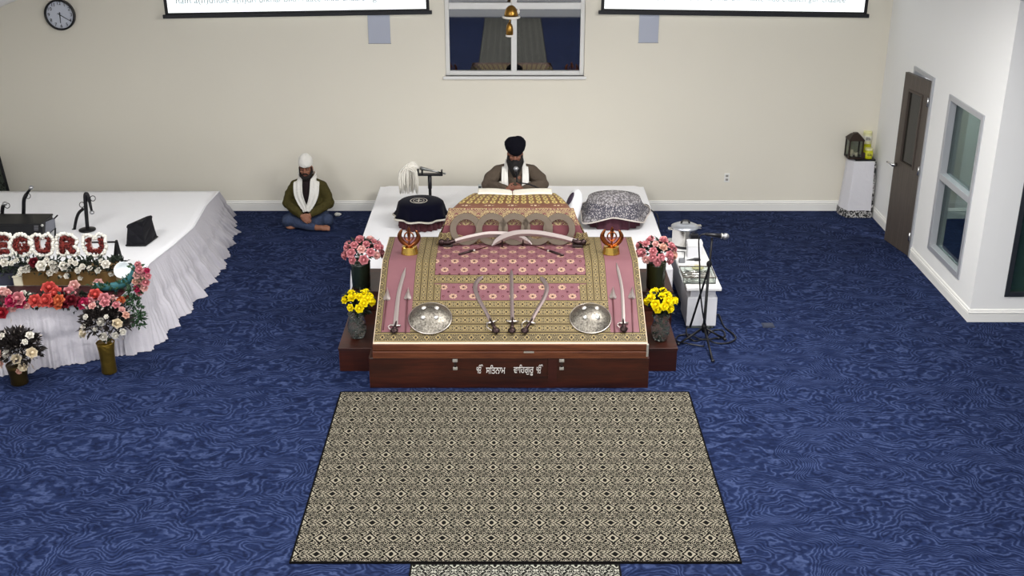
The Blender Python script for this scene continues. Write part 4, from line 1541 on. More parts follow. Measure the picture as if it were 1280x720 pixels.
def set_local(me, name, m, parent):
    """mesh built around the person's own origin"""
    return link(name, me, m, parent, wloc(parent))

def ribbon(P, W, N, thick=.016, folds=3, amp=.006):
    """strip of cloth along P, width vectors W"""
    mb = MB(); rings = []
    n = len(P)
    for i in range(n):
        ring = []
        K = 10
        for k in range(K + 1):
            t_ = k / K * 2 - 1
            ring.append(P[i] + W[i] * t_ + N[i] * (thick / 2 + amp * math.cos(t_ * PI * folds)))
        for k in range(K, -1, -1):
            t_ = k / K * 2 - 1
            ring.append(P[i] + W[i] * t_ - N[i] * (thick / 2 - amp * math.cos(t_ * PI * folds) * .6))
        rings.append(ring)
    mb.loops(rings)
    return mb

# ---------------------------------------------------------------- man sitting by the wall
p1 = pz(392, 272)
man = thing('person', (p1.x, 13.98, 0), 'man in white head cloth, olive jacket and white scarf sitting cross-legged by the wall', 'person')
tilt = Matrix.Rotation(math.radians(3), 3, 'X')
HC = V((-.005, -.05, .745))
body = MB()
head_mesh(body, HC, tilt)
body.capsule([V((0, -.01, .56)), V((0, -.035, .67))], [.062, .056], 14)                     # neck
body.capsule([V((0, .02, .13)), V((0, .0, .32)), V((0, -.005, .50))], [.13, .125, .13], 16)  # trunk
SH = {s: V((s * .165, .0, .505)) for s in (-1, 1)}
EL = {-1: V((-.262, -.07, .295)), 1: V((.262, -.07, .295))}
WR = {-1: V((-.062, -.295, .205)), 1: V((.062, -.290, .215))}
for s in (-1, 1):
    body.capsule([V((0, 0, .52)), SH[s], EL[s], WR[s]], [.08, .06, .045, .027], 12)
hand(body, WR[-1], V((.62, -.42, -.38)), V((.3, .5, -.3)), 1, .55)
hand(body, WR[1], V((-.50, -.35, -.45)), V((-.3, .6, -.2)), -1, 1.0)
# legs: thigh out to the knee, shin crossing in front
KN = {-1: V((-.245, -.20, .105)), 1: V((.245, -.20, .115))}
AN = {-1: V((.13, -.315, .052)), 1: V((-.10, -.205, .055))}
for s in (-1, 1):
    body.capsule([V((s * .085, .02, .10)), KN[s], AN[s]], [.075, .055, .035], 12)
def foot(mb, ank, d, up, sc=1.0):
    d = V(d).normalized(); up = V(up).normalized(); l = d.cross(up)
    R_ = Matrix((l, d, up)).transposed()
    mb.capsule([ank - d * .03, ank + d * .03], [.035, .034], 10)
    mb.ball(ank + d * .075 - up * .008, (.040, .075, .027), R_, 14, 10)
    for k in range(5):
        q = ank + d * (.138 - .008 * k) + l * (.030 - .015 * k) - up * .008
        mb.capsule([q - d * .025, q], [.011, .012 if k == 0 else .009], 8)
foot(body, AN[-1] + V((.03, -.012, 0)), (1, -.22, .10), (.0, -.75, .65))
foot(body, AN[1] + V((-.03, -.0, -.01)), (-1, -.3, -.05), (0, -.5, .8))
set_local(fuse(body, 'body', .0052, 2), 'body', M_SKIN1, man)
# trousers
tr = MB()
tr.ball((0, .02, .105), (.19, .16, .105), None, 20, 12)
for s in (-1, 1):
    tr.capsule([V((s * .085, .02, .105)), V((s * .17, -.09, .115)), KN[s], KN[s].lerp(AN[s], .5), KN[s].lerp(AN[s], .86)], [.098, .098, .083, .066, .054], 14)
me = fuse(tr, 'trousers', .012, 4)
for v in me.vertices:
    v.co += v.normal * .008 * noise.noise(v.co * 14)
    if v.co.z < .004: v.co.z = .004
set_local(me, 'trousers', fabric('blue_grey_denim', (58, 68, 92), .5, 14), man)
# dark shirt
sh = MB(); sh.capsule([V((0, .0, .20)), V((0, -.015, .35)), V((0, -.015, .50))], [(.145), .14, .125], 16)
sh.capsule([V((0, -.02, .5)), V((0, -.03, .60))], [.095, .068], 14)
set_local(fuse(sh, 'shirt', .012, 3), 'shirt', fabric('dark_brown_shirt', (40, 32, 34), .4), man)
# jacket : hollow-ish shell with open front (built as fused sleeves + back/side panels)
jk = MB()
for s in (-1, 1):
    jk.capsule([V((s * .03, .02, .560)), SH[s] + V((0, .005, -.005)), SH[s].lerp(EL[s], .5) + V((s * .012, 0, 0)), EL[s], EL[s].lerp(WR[s], .55), EL[s].lerp(WR[s], .92)], [.062, .074, .076, .070, .058, .046], 14)
    jk.capsule([V((s * .110, -.005, .50)), V((s * .135, -.01, .38)), V((s * .145, -.015, .21))], [.085, .082, .088], 14)
    jk.capsule([V((s * .09, -.06, .52)), V((s * .105, -.085, .38)), V((s * .115, -.09, .24))], [.05, .052, .055], 12)
jk.capsule([V((0, .06, .53)), V((0, .07, .36)), V((0, .08, .18))], [.09, .10, .10], 14)
me = fuse(jk, 'jacket', .011, 4)
for v in me.vertices:
    v.co += v.normal * (.010 * noise.noise(V((v.co.x * 9, v.co.y * 9, v.co.z * 22))))
set_local(me, 'jacket', fabric('olive_jacket', (70, 64, 34), .7, 12, .2), man)
# collar
cl = MB(); cl.torus((0, -.012, .60), .082, .020, Matrix.Rotation(math.radians(12), 3, 'X'), 28, 8, .03, -PI * .25, PI * 1.25)
set_local(cl.mesh('collar', (0, 0, 0), True), 'collar', fabric('olive_collar', (62, 57, 32), .4), man)
# scarf
scarf_m = fabric('white_scarf_cotton', (226, 224, 218), .4, 10, .03)
for s in (-1, 1):
    P = spline([V((s * .02, .105, .625)), V((s * .098, .03, .632)), V((s * .104, -.10, .585)), V((s * .098, -.172, .46)), V((s * .070, -.192, .36)), V((s * .034, -.205, .285)), V((s * .016, -.215, .225))], 26)
    W, N = [], []
    for i, p in enumerate(P):
        f_ = i / 26
        t_ = (P[min(26, i + 1)] - P[max(0, i - 1)]).normalized()
        o_ = V((p.x * 1.0, p.y + .0, .0)) if f_ < .3 else V((s * .25, -1, .15))
        o_.normalize()
        w_ = t_.cross(o_).normalized()
        W.append(w_ * (.042 + .016 * math.sin(min(1, f_ * 1.25) * PI) - (.012 if f_ > .85 else 0)))
        N.append(o_)
    set_local(ribbon(P, W, N, .016, 2, .006).mesh('scarf', (0, 0, 0), True), 'scarf', scarf_m, man)
# head cloth
def wrapped_cap(name, c, tilt, prof, m, parent, tuck=0, wrap=.004, K=48):
    mb = MB(); rings = []
    for z, rx, ry, yo in prof:
        rings.append([c + tilt @ V((rx * math.cos(a) * (1 + wrap * 2 * math.sin(z * 160 + a * 2)), yo + ry * math.sin(a) * (1 + wrap * 2 * math.sin(z * 160 + a * 2)), z + wrap * math.sin(a * 2 + 1))) for a in [2 * PI * k / K for k in range(K)]])
    mb.loops(rings)
    return set_local(mb.mesh(name, (0, 0, 0), True), name, m, parent)
CAP = [(.040, .082, .098, .006), (.046, .087, .104, .006), (.066, .092, .107, .008), (.10, .090, .104, .012), (.125, .082, .094, .014), (.150, .066, .074, .018), (.168, .044, .05, .020), (.180, .024, .028, .022), (.186, .006, .008, .024)]
wrapped_cap('head_cloth', HC, tilt, CAP, scarf_m, man, wrap=.006)
for s in (-1, 1):
    MB_ = MB()
    MB_.capsule([HC + tilt @ V((s * .074, -.03, .02)), HC + tilt @ V((s * .076, -.01, -.045))], [.010, .012], 8)
    set_local(MB_.mesh('sideburn', (0, 0, 0), True), 'sideburn', M_HAIR, man)
def beard(c, tilt, parent, long=0.0):
    mb = MB()
    def L(x, y, z): return c + tilt @ V((x, y, z))
    mb.capsule([L(-.070, -.020, -.040), L(-.060, -.055, -.078), L(-.028, -.080, -.098), L(0, -.086, -.102), L(.028, -.080, -.098), L(.060, -.055, -.078), L(.070, -.020, -.040)], [.014, .020, .024, .025, .024, .020, .014], 10)
    mb.ball(L(0, -.072, -.108), (.050, .034, .034), tilt)
    mb.capsule([L(-.038, -.082, -.060), L(-.016, -.099, -.042), L(.016, -.099, -.042), L(.038, -.082, -.060)], [.008, .011, .011, .008], 8)
    if long:
        mb.capsule([L(0, -.070, -.10), L(0, -.085, -.15), L(0, -.080, -.12 - long)], [.062, .066, .040], 16)
        for s in (-1, 1):
            mb.capsule([L(s * .074, .0, -.02), L(s * .070, -.035, -.08), L(s * .045, -.065, -.14)], [.016, .028, .035], 12)
    me = fuse(mb, 'beard', .006, 2)
    for v in me.vertices: v.co += v.normal * .003 * noise.noise(v.co * 60)
    set_local(me, 'beard', M_HAIR, parent)
    for s in (-1, 1):
        e = MB(); e.ball(L(s * .030, -.0785, .005), (.013, .010, .0085), tilt, 14, 9)
        eye = set_local(e.mesh('eye', (0, 0, 0), True), 'eye', M_EYE, parent)
        e = MB(); e.ball(L(s * .030, -.0855, .003), (.0064, .004, .0062), tilt, 12, 8)
        set_local(e.mesh('iris', (0, 0, 0), True), 'iris', M_IRIS, eye)
        e = MB(); e.capsule([L(s * .046, -.081, .012), L(s * .030, -.091, .0145), L(s * .015, -.088, .010)], [.0055, .0065, .005], 8)
        set_local(e.mesh('eyelid', (0, 0, 0), True), 'eyelid', MATS['brown_skin'], parent)
        e = MB(); e.capsule([L(s * .013, -.094, .030), L(s * .032, -.090, .036), L(s * .053, -.074, .029)], [.005, .006, .004], 8)
        set_local(e.mesh('eyebrow', (0, 0, 0), True), 'eyebrow', M_HAIR, parent)
    e = MB(); e.capsule([L(-.018, -.093, -.062), L(0, -.097, -.0625), L(.018, -.093, -.062)], [.004, .006, .004], 8)
    set_local(e.mesh('mouth', (0, 0, 0), True), 'mouth', M_LIP, parent)
beard(HC, tilt, man)
# small bottle-like white thing beside his knee
bp = pz(422.5, 270)
sb = thing('crumpled_tissue', (bp.x, bp.y, 0), 'small crumpled white tissue on the carpet by the sitting man knee', 'tissue')
mb = MB(); mb.ball((bp.x, bp.y, .022), (.045, .03, .022), None, 14, 9)
for v in mb.bm.verts: v.co += V((noise.noise(v.co * 40), noise.noise(v.co * 40 + V((5, 0, 0))), noise.noise(v.co * 40 + V((0, 9, 0))))) * .012; v.co.z = max(.002, v.co.z)
mb.build('paper', mat('tissue_white', (222, 222, 216), .8), sb)

# ---------------------------------------------------------------- reading man on the platform
CUZ = PH + .02
cu = MB(); cu.bx(-.30, .40, 12.32, 12.85, PH + .007, PH + .085)
cuo = cu.build('seat_cushion', M_WHITE, None, True, bevel=.03)
tag(cuo, 'flat white seat cushion under the reading man on the platform', 'cushion')
man2 = thing('person', (.035, 12.62, PH + .088), 'man in black turban and brown robe reading behind the draped cot', 'person')
tilt2 = Matrix.Rotation(math.radians(9), 3, 'X')
H2 = V((0, -.09, .835))
b2 = MB()
head_mesh(b2, H2, tilt2)
b2.capsule([V((0, -.02, .64)), V((0, -.06, .76))], [.064, .058], 14)
b2.capsule([V((0, .02, .12)), V((0, .0, .36)), V((0, -.02, .57))], [.14, .135, .14], 16)
SH2 = {s: V((s * .19, -.01, .595)) for s in (-1, 1)}
hz_ = pY(641, 240, 12.08).z - man2.location.z
print('HANDZ', hz_)
EL2 = {s: V((s * .305, -.20, hz_ - .02)) for s in (-1, 1)}
WR2 = {-1: V((-.095, -.445, hz_ + .0)), 1: V((.085, -.445, hz_ + .0))}
for s in (-1, 1):
    b2.capsule([V((0, -.01, .60)), SH2[s], EL2[s], WR2[s]], [.08, .06, .046, .028], 12)
hand(b2, WR2[-1], V((.72, -.30, .10)), V((.35, .7, .1)), 1, .75, 1.02)
hand(b2, WR2[1], V((-.72, -.36, .12)), V((-.3, .7, .2)), -1, .85, 1.02)
KN2 = {s: V((s * .27, -.26, .10)) for s in (-1, 1)}
for s in (-1, 1):
    b2.capsule([V((s * .09, .02, .10)), KN2[s], V((-s * .12, -.30, .06))], [.08, .058, .036], 12)
me = fuse(b2, 'body', .0054, 2)
set_local(me, 'body', M_SKIN2, man2)
rb = MB()
rb.ball((0, .0, .12), (.22, .20, .13), None, 20, 12)
rb.capsule([V((0, .02, .14)), V((0, .01, .36)), V((0, -.01, .56)), V((0, -.015, .62))], [.175, .165, .155, .09], 18)
for s in (-1, 1):
    rb.capsule([V((s * .05, -.0, .63)), SH2[s] + V((0, 0, -.005)), SH2[s].lerp(EL2[s], .5) + V((s * .02, .01, -.01)), EL2[s] + V((s * .005, 0, 0)), EL2[s].lerp(WR2[s], .6), EL2[s].lerp(WR2[s], .93)], [.075, .090, .088, .070, .056, .046], 14)
    rb.capsule([V((s * .09, .0, .11)), KN2[s], V((-s * .08, -.30, .07))], [.105, .09, .062], 14)
me = fuse(rb, 'robe', .012, 4)
for v in me.vertices: v.co += v.normal * .009 * noise.noise(V((v.co.x * 8, v.co.y * 8, v.co.z * 16)))
set_local(me, 'robe', fabric('grey_brown_robe', (82, 72, 62), .6, 9, .12), man2)
for s in (-1, 1):
    P = spline([V((s * .02, .11, .70)), V((s * .098, .04, .705)), V((s * .115, -.11, .645)), V((s * .116, -.198, .53)), V((s * .112 - .005, -.22, .42)), V((s * .115 - .01 + (-.03 if s < 0 else 0), -.245, .34))], 22)
    if s > 0: pass
    W, N = [], []
    for i, p in enumerate(P):
        f_ = i / 22
        t_ = (P[min(22, i + 1)] - P[max(0, i - 1)]).normalized()
        o_ = V((p.x, p.y, 0)) if f_ < .3 else V((s * .15, -1, .25))
        o_.normalize()
        W.append(t_.cross(o_).normalized() * (.030 + .012 * f_)); N.append(o_)
    set_local(ribbon(P, W, N, .016, 1.5, .005).mesh('scarf', (0, 0, 0), True), 'scarf', scarf_m, man2)
TUR = [(.022, .088, .104, .004), (.030, .094, .110, .004), (.055, .108, .122, .006), (.095, .118, .130, .010), (.125, .117, .128, .014), (.150, .104, .114, .016), (.170, .080, .088, .02), (.185, .045, .05, .022), (.190, .008, .01, .024)]
wrapped_cap('turban', H2, tilt2, TUR, fabric('black_turban_cotton', (9, 9, 18), .5, 14, .1), man2, wrap=.010)
beard(H2, tilt2, man2, .10)

# microphone in front of the reader
mz = pY(645, 211, 12.16)
mic = thing('reading_microphone', (mz.x, mz.y, ztb), 'silver ball microphone on a thin bent stand before the reading man', 'microphone')
M_MESHSTEEL = mat('mic_grille_steel', (170, 170, 172), .35, .8, var=.25, vscale=140)
MB().ball(mz, (.028, .028, .028), None, 18, 12).build('grille', M_MESHSTEEL, mic, True)
MB().torus(mz, .028, .004, Matrix.Rotation(.5, 3, 'X'), 24, 6).build('grille_band', M_BLKPL, mic, True)
mb = MB(); g = mz + V((.004, .01, -.03))
mb.tube(spline([mz + V((0, .004, -.022)), g + V((.004, .0, -.05)), g + V((.006, -.0, -.13))], 10), [.016, .016, .015, .014, .012, .010, .009, .008, .008, .008, .008], 10)
mb.build('handle', M_BLKPL, mic, True)
e1 = pY(663, 231, 12.05); e2 = pY(688, 242, 11.72)
MB().tube(spline([g + V((.006, 0, -.13)), e1, e2, V((e2.x + .08, e2.y, e2.z - .06))], 24), .008, 8).build('gooseneck', M_BLKPL, mic, True)
MB().lathe([(.05, 0), (.05, .012), (.02, .02)], (e2.x + .08, e2.y, e2.z - .075), 20).build('clamp_base', M_BLKPL, mic, True)
# ================================================================ FLOWER KIT
RNG = random.Random(11)
def petal_mat(name, rgb):
    m, b = new_mat(name, .7, 0, .2)
    _, _, _, vec = coords('Object')
    n = noise_x(vec, 30, 2)
    c = lin(rgb)
    X.nt.links.new(mixc(n, tuple(v * .78 for v in c[:3]) + (1,), tuple(min(1, v * 1.15) for v in c[:3]) + (1,)), b.inputs['Base Color'])
    return m
PET = {k: petal_mat('petal_' + k, v) for k, v in dict(pink=(206, 134, 140), pale_pink=(226, 178, 172), yellow=(240, 220, 10), white=(230, 226, 216), cream=(226, 212, 184), coral=(204, 84, 78), red=(152, 32, 44), magenta=(176, 44, 84), orange=(204, 108, 70), dark_red=(96, 16, 30), blush=(214, 168, 150)).items()}
M_LEAF = mat('dark_green_leaf', (22, 34, 22), .6, var=.5, vscale=25)
M_LEAF2 = mat('mid_green_leaf', (44, 74, 46), .6, var=.4, vscale=25)
M_LEAF3 = mat('grey_green_leaf', (92, 104, 90), .6, var=.4, vscale=25)
M_STEM = mat('flower_stem', (40, 56, 30), .7)

def rose_mesh(color, seed=0, open_=1.0):
    rng = random.Random(seed)
    mb = MB()
    mb.ball((0, 0, .1), (.30, .30, .42), None, 8, 6)
    for layer, (n, r, h, tilt_, w) in enumerate(((3, .36, .55, .15, .34), (5, .58, .45, .45, .40), (6, .80, .28, .85 * open_, .46), (6, .95, .05, 1.15 * open_, .46))):
        for k in range(n):
            a = 2 * PI * (k + .37 * layer + rng.uniform(-.1, .1)) / n
            ca, sa = math.cos(a), math.sin(a)
            def f(u, v):
                uu = (u - .5) * 2
                ww = w * math.sin(PI * min(1, .25 + .62 * v)) * uu
                rad = r * (.35 + .65 * v ** .7) + .10 * math.sin(tilt_) * v - .12 * uu * uu
                z = -.25 + (h + .25) * v * math.cos(tilt_ * .55) + .05 * uu * uu - (.16 * v ** 3 * math.sin(tilt_))
                return V((ca * rad - sa * ww, sa * rad + ca * ww, z))
            mb.grid(3, 3, f)
    me = mb.mesh('rose', (0, 0, 0), True, False)
    me.materials.append(PET[color])
    return me
ROSE = {}
def rose(color, p, r, parent, face=None, name='rose', label=None):
    k = RNG.randrange(2)
    if (color, k) not in ROSE:
        ROSE[(color, k)] = rose_mesh(color, k * 7 + 1, .8 + .3 * k)
    ob = bpy.data.objects.new(name, ROSE[(color, k)]); COL.objects.link(ob)
    if parent is not None:
        ob.parent = parent; ob.location = V(p) - wloc(parent)
    else:
        ob.location = p
    d = V(face if face is not None else (0, -.5, .8)) + V((RNG.uniform(-.3, .3), RNG.uniform(-.2, .2), RNG.uniform(-.1, .2)))
    ob.rotation_euler = d.to_track_quat('Z', 'Y').to_euler()
    ob.scale = (r, r, r)
    if label: ob['label'] = label
    return ob

def leaf(mb, p, d, up, L, w):
    d = V(d).normalized(); s = d.cross(V(up)); s.normalize() if s.length > 1e-5 else None
    n = s.cross(d)
    a = mb.bm.verts.new(V(p)); b_ = mb.bm.verts.new(V(p) + d * L * .5 + s * w + n * L * .06); c = mb.bm.verts.new(V(p) + d * L - n * L * .1); e = mb.bm.verts.new(V(p) + d * L * .5 - s * w + n * L * .06)
    m_ = mb.bm.verts.new(V(p) + d * L * .5 - n * L * .03)
    for q in ((a, b_, m_), (b_, c, m_), (c, e, m_), (e, a, m_)):
        mb.face(list(q))

def foliage(c, r, n, seed, L=.06, w=.014, hemi=True):
    rng = random.Random(seed); mb = MB()
    for _ in range(n):
        d = V((rng.gauss(0, 1), rng.gauss(0, 1), rng.gauss(0, 1))).normalized()
        if hemi and d.z < -.4: d.z = -d.z
        k_ = rng.random() ** .4
        p = V(c) + V((d.x * r[0], d.y * r[1], d.z * r[2])) * k_
        dd = (d + V((rng.uniform(-.7, .7), rng.uniform(-.7, .7), rng.uniform(-.4, .7)))).normalized()
        leaf(mb, p, dd, (rng.uniform(-1, 1), rng.uniform(-1, 1), 1), L * rng.uniform(.6, 1.4), w * rng.uniform(.7, 1.3))
    return mb

def bouquet(name, label, group, neck, centre, r, blooms, leaf_m, nleaf, seed, extra=None):
    """neck: mouth of the vase; blooms: list of (color, offset dir (x,y,z rel. units), radius)"""
    o = thing(name, neck, label, 'flowers', group)
    foliage(centre, (r[0] * .92, r[1] * .9, r[2] * .8), nleaf, seed).build('foliage', leaf_m, o, False)
    mb = MB(); rng = random.Random(seed)
    for _ in range(7):
        e = V(centre) + V((rng.uniform(-.6, .6) * r[0], rng.uniform(-.6, .6) * r[1], rng.uniform(-.3, .3) * r[2]))
        mb.tube([V(neck) + V((0, 0, -.10)), V(neck), e], .005, 5)
    mb.build('stems', M_STEM, o)
    for col, (dx, dy, dz), rad in blooms:
        p = V(centre) + V((dx * r[0], dy * r[1] * 1.25, dz * r[2])) * 1.08
        rose(col, p, rad, o, V((dx, dy - .5, dz + .45)))
    return o
def dome_blooms(cols, n, rad, seed, front=.55):
    rng = random.Random(seed); out = []; pts = []
    tries = 0
    while len(out) < n and tries < 4000:
        tries += 1
        d = V((rng.gauss(0, 1), rng.gauss(0, 1) - front, rng.gauss(0, .8) + .25)).normalized()
        if d.z < -.35: continue
        if all((d - q).length > .45 * (1 - tries / 5000) for q in pts):
            pts.append(d); out.append((rng.choice(cols), tuple(d), rad * rng.uniform(.85, 1.15)))
    return out

# ---------------------------------------------------------------- vases beside the chest
M_GREENGL = mat('dark_green_vase_glaze', (26, 36, 26), .25, 0, .6)
M_OLIVEV = mat('olive_vase_glaze', (46, 50, 24), .25, 0, .6)
mg, b = new_mat('clear_vase_glass', .05, 0, .5)
b.inputs['Base Color'].default_value = lin((225, 235, 230)); b.inputs['Transmission Weight'].default_value = .92; b.inputs['IOR'].default_value = 1.2
M_GLASS = mg
def vase(p, prof, m, label, group=None, n=28, parts=None, name='flower_vase'):
    o = thing(name, p, label, 'vase', group)
    MB().lathe(prof, p, n).build('vase_body', m, o, True)
    R_, Z_ = prof[-1]
    MB().torus((p[0], p[1], p[2] + Z_), R_, .006, None, n, 6).build('rim', m, o, True)
    return o
for side, pxp, pyb, pxy, vm in (('left', 452, 358, 447, M_GREENGL), ('right', 820, 362, 825, M_OLIVEV)):
    # pink roses on the riser
    z0 = .452
    b0 = pz(pxp, pyb, z0)
    b0 = V((b0.x, max(10.70, b0.y), z0))
    vase(b0, [(.085, 0), (.09, .01), (.094, .12), (.098, .24), (.096, .27)], vm, 'dark green vase of pink roses on the tall box %s of the sloped cloth' % side)
    c = pY(454 if side == 'left' else 820, 315, b0.y)
    cols = ['pink', 'pink', 'pale_pink', 'pink'] if side == 'left' else ['pink', 'pale_pink', 'pink', 'blush']
    bouquet('rose_bouquet', 'pink rose bouquet in the dark vase %s of the sloped cloth' % side, None, b0 + V((0, 0, .27)), c, (.175, .15, .125), dome_blooms(cols, 26, .046, 5 if side == 'left' else 9), M_LEAF, 190, 3 if side == 'left' else 4)
    # yellow roses on the step
    z0 = STEP_Z + .002
    b1 = pz(pxy, 421 if side == 'left' else 424, z0)
    vase(b1, [(.060, 0), (.066, .008), (.085, .07), (.088, .13), (.066, .20), (.078, .24)], M_GLASS, 'clear glass vase of yellow roses on the low step %s of the chest' % side)
    MB_w = MB().lathe([(.055, .012), (.078, .07), (.080, .12)], b1, 24)
    foliage(b1 + V((0, 0, .09)), (.05, .05, .07), 50, 21, .05, .01, False)
    c = pY(448 if side == 'left' else 826, 376, b1.y)
    bl_ = dome_blooms(['yellow'], 15, .045, 14 if side == 'left' else 19)
    o = bouquet('rose_bouquet', 'yellow rose bouquet in the clear glass vase %s of the chest' % side, None, b1 + V((0, 0, .24)), c, (.125, .12, .085), bl_, M_LEAF, 130, 8 if side == 'left' else 10)
    foliage(b1 + V((0, 0, .11)), (.045, .045, .09), 60, 21, .05, .010, False).build('stem_leaves', M_LEAF2 if side == 'right' else M_LEAF, o)
    foliage(c - V((0, 0, .07)), (.08, .09, .08), 90, 27, .06, .016, False).build('lower_leaves', M_LEAF, o)
# ================================================================ LEFT STAGE
SH_ = .60
top_px = [(274, 239), (258, 256), (242, 284), (218, 305), (187, 329), (172, 352), (150, 372), (100, 378), (50, 383), (0, 389), (-80, 399)]
bot_px = [(293, 268), (298, 288), (281, 335), (257, 367), (222, 406), (194, 437), (160, 445), (111, 453), (62, 461), (13, 469), (-66, 482)]
T = [pz(x, y, SH_) for x, y in top_px]; B = [pz(x, y, .006) for x, y in bot_px]
M_RUFFLE = cloth_mat('pale_ruffled_skirt', (196, 193, 200), .35, 16)
stage = thing('side_stage', (-5.0, 11.8, 0), 'white cloth covered stage with ruffled skirt along the left side', 'stage')
XLs = -6.7
mb = MB()
back = T[0].y
poly = [V((XLs, back, SH_)), *T, V((XLs, T[-1].y, SH_))]
cen = V((-5.0, 11.7, SH_ + .004))
vs = [mb.bm.verts.new(p) for p in poly]
vin = [mb.bm.verts.new(p.lerp(cen, .06) + V((0, 0, .006))) for p in poly]
vc = mb.bm.verts.new(cen)
for i in range(len(vs)):
    j = (i + 1) % len(vs)
    mb.face([vs[i], vs[j], vin[j], vin[i]]); mb.face([vin[i], vin[j], vc])
mb.build('top_sheet', M_WHITE, stage, True, solid=.004)
skirt(T, B, 900, .042, .13, 8, 16, tier=.55, wob=.06, scallop=True, matched=True).build('ruffled_skirt', M_RUFFLE, stage, True)
mb = MB(); mb.tube([p + V((0, 0, .002)) for p in resample(T, 80)], .008, 6); mb.build('edge_hem', M_WHITE, stage, True)

# ---------------------------------------------------------------- black case + grey lid, mic poles
M_BLKM = mat('black_metal', (14, 14, 18), .45, .2)
def on_stage(px, py): return pz(px, py, SH_ + .012)
f0 = on_stage(60, 300); f1 = on_stage(-40, 300)
CYc = f0.y
cz = pY(30, 279, CYc + .02).z
case = thing('equipment_case', ((f0.x + f1.x) / 2, CYc + .15, SH_ + .01), 'black equipment case on the white stage behind the floral letters', 'equipment case')
fz = SH_ + .012
MB().bx(f1.x, f0.x - .05, CYc, CYc + .34, fz, cz - .02).build('case_body', M_BLKM, case, bevel=.01)
MB().bx(f1.x - .005, f0.x - .045, CYc - .005, CYc + .345, cz - .02, cz).build('case_lid', M_BLKM, case, bevel=.006)
a = pY(53, 281.5, CYc - .004)
MB().lathe([(.014, 0), (.014, .012), (.004, .016)], (a.x, CYc - .004, a.z), 16, rX).build('knob', M_LATCH, case, True)
for k in range(4):
    a = pY(45, 282 + k * 1.8, CYc)
    MB().bx(a.x - .02, a.x + .025, CYc - .004, CYc, a.z - .004, a.z + .004).build('button_row', mat('case_grey', (104, 104, 110), .5), case)
# tilted grey bracket at its right end
a0, a1_, a2, a3 = [pY(x, y, CYc + .05) for x, y in ((57, 294), (57.5, 277), (68, 273), (69, 285))]
lid = thing('tilted_panel', (a0.x + .05, CYc + .05, SH_ + .01), 'small tilted grey panel at the right end of the black equipment case', 'panel')
mb = MB(); A = [a0, a3, a2, a1_]
mb.loops([[p + V((0, -.012, 0)) for p in A], [p + V((0, .012, 0)) for p in A]])
mb.build('panel_face', mat('panel_grey', (120, 122, 130), .5, .3), lid)
mb = MB(); mb.tube([a1_, a2, pY(72, 269, CYc + .05)], .008, 6); mb.build('panel_edge', M_BLKM, lid)
mb = MB(); mb.tube([V((a3.x, CYc + .05, a3.z)), V((a3.x - .02, CYc + .05, fz))], .01, 6); mb.build('panel_foot', M_BLKM, lid)

def stage_mic(pts_px, Y, label, head_px, ring_px, extra=None):
    P = [pY(x, y, Y) for x, y in pts_px]
    base = V((P[0].x, Y, fz))
    o = thing('microphone_stand', base, label, 'microphone stand')
    MB().lathe([(.09, 0), (.09, .012), (.025, .024)], base, 24).build('base', M_BLKM, o, True)
    mb = MB(); mb.tube([V((P[0].x, Y, fz + .02))] + spline(P, 20), .021, 10); mb.build('pole', M_BLKM, o, True)
    h = pY(*head_px, Y)
    MB().tube([P[-1], h], [.017, .013], 10).build('neck', M_BLKM, o, True)
    MB().ball(h, (.026, .026, .024)).build('microphone_head', M_MESHSTEEL, o, True)
    for rp in ring_px:
        r_ = pY(*rp, Y)
        MB().torus(r_, .028, .004, Matrix.Rotation(PI / 2 - .3, 3, 'X'), 24, 6).build('cable_ring', M_BLKM, o, True)
    if extra:
        E = [pY(x, y, Y + .04) for x, y in extra]
        mb = MB(); mb.tube([V((E[0].x, Y + .04, fz))] + spline(E, 14), .017, 8); mb.build('second_leg', M_BLKM, o, True)
    return o
Yp = CYc + .42
stage_mic([(28, 290), (29.5, 265), (30, 250), (33, 243)], Yp, 'black microphone stand with bent top rising behind the black case', (39, 234.5), [(35, 245)])
stage_mic([(2, 290), (2.5, 275), (3, 262), (4, 257)], Yp, 'short black microphone stand with cable ring at the far left edge', (6, 254.5), [(9, 257)])
stage_mic([(110, 293), (108.5, 275), (107, 255), (106.5, 244), (109, 243), (112, 252)], Yp - .1, 'black microphone stand with drooping head behind the letters, right of the case', (115, 265.5), [(116, 248), (102.5, 256)], [(92.5, 292), (94.5, 278), (98, 267), (104, 261)])

# black quilted cover
c0_ = on_stage(170, 307)
q0, q1, q2 = on_stage(157.5, 308), on_stage(182, 308), on_stage(197, 297)
q3 = V((q0.x + .17, q2.y + .10, q0.z))
hh = pY(175, 274, q0.y + .15).z
bc = thing('quilted_cover', V((c0_.x, q0.y + .12, fz)), 'black quilted pyramid-shaped cover standing alone on the white stage', 'cover')
m, b = new_mat('black_quilted_cloth', .75, 0, .25)
x, y, z, vec = coords('Object')
qd = (((x + z) * 22.0).sin().abs()).mn(((x - z) * 22.0 + y * 9.0).sin().abs())
b.inputs['Base Color'].default_value = lin((15, 15, 22)); bump(b, qd, .8, .015)
u0_, u1_, u2_, u3_ = pY(159.5, 284, q0.y + .05), pY(178, 276, q0.y + .06), pY(188, 279, q0.y + .2), pY(170, 281, q0.y + .22)
top0, top1 = pY(163, 277.5, q0.y + .12), pY(187, 272, q0.y + .16)
mb = MB()
low = [q0, q1, q2, q3]
def up(p, f_, zz): return V((p.x * (1 - f_) + c0_.x * f_ + .03 * f_, p.y * (1 - f_) + (q0.y + .14) * f_, zz))
zt_ = top1.z
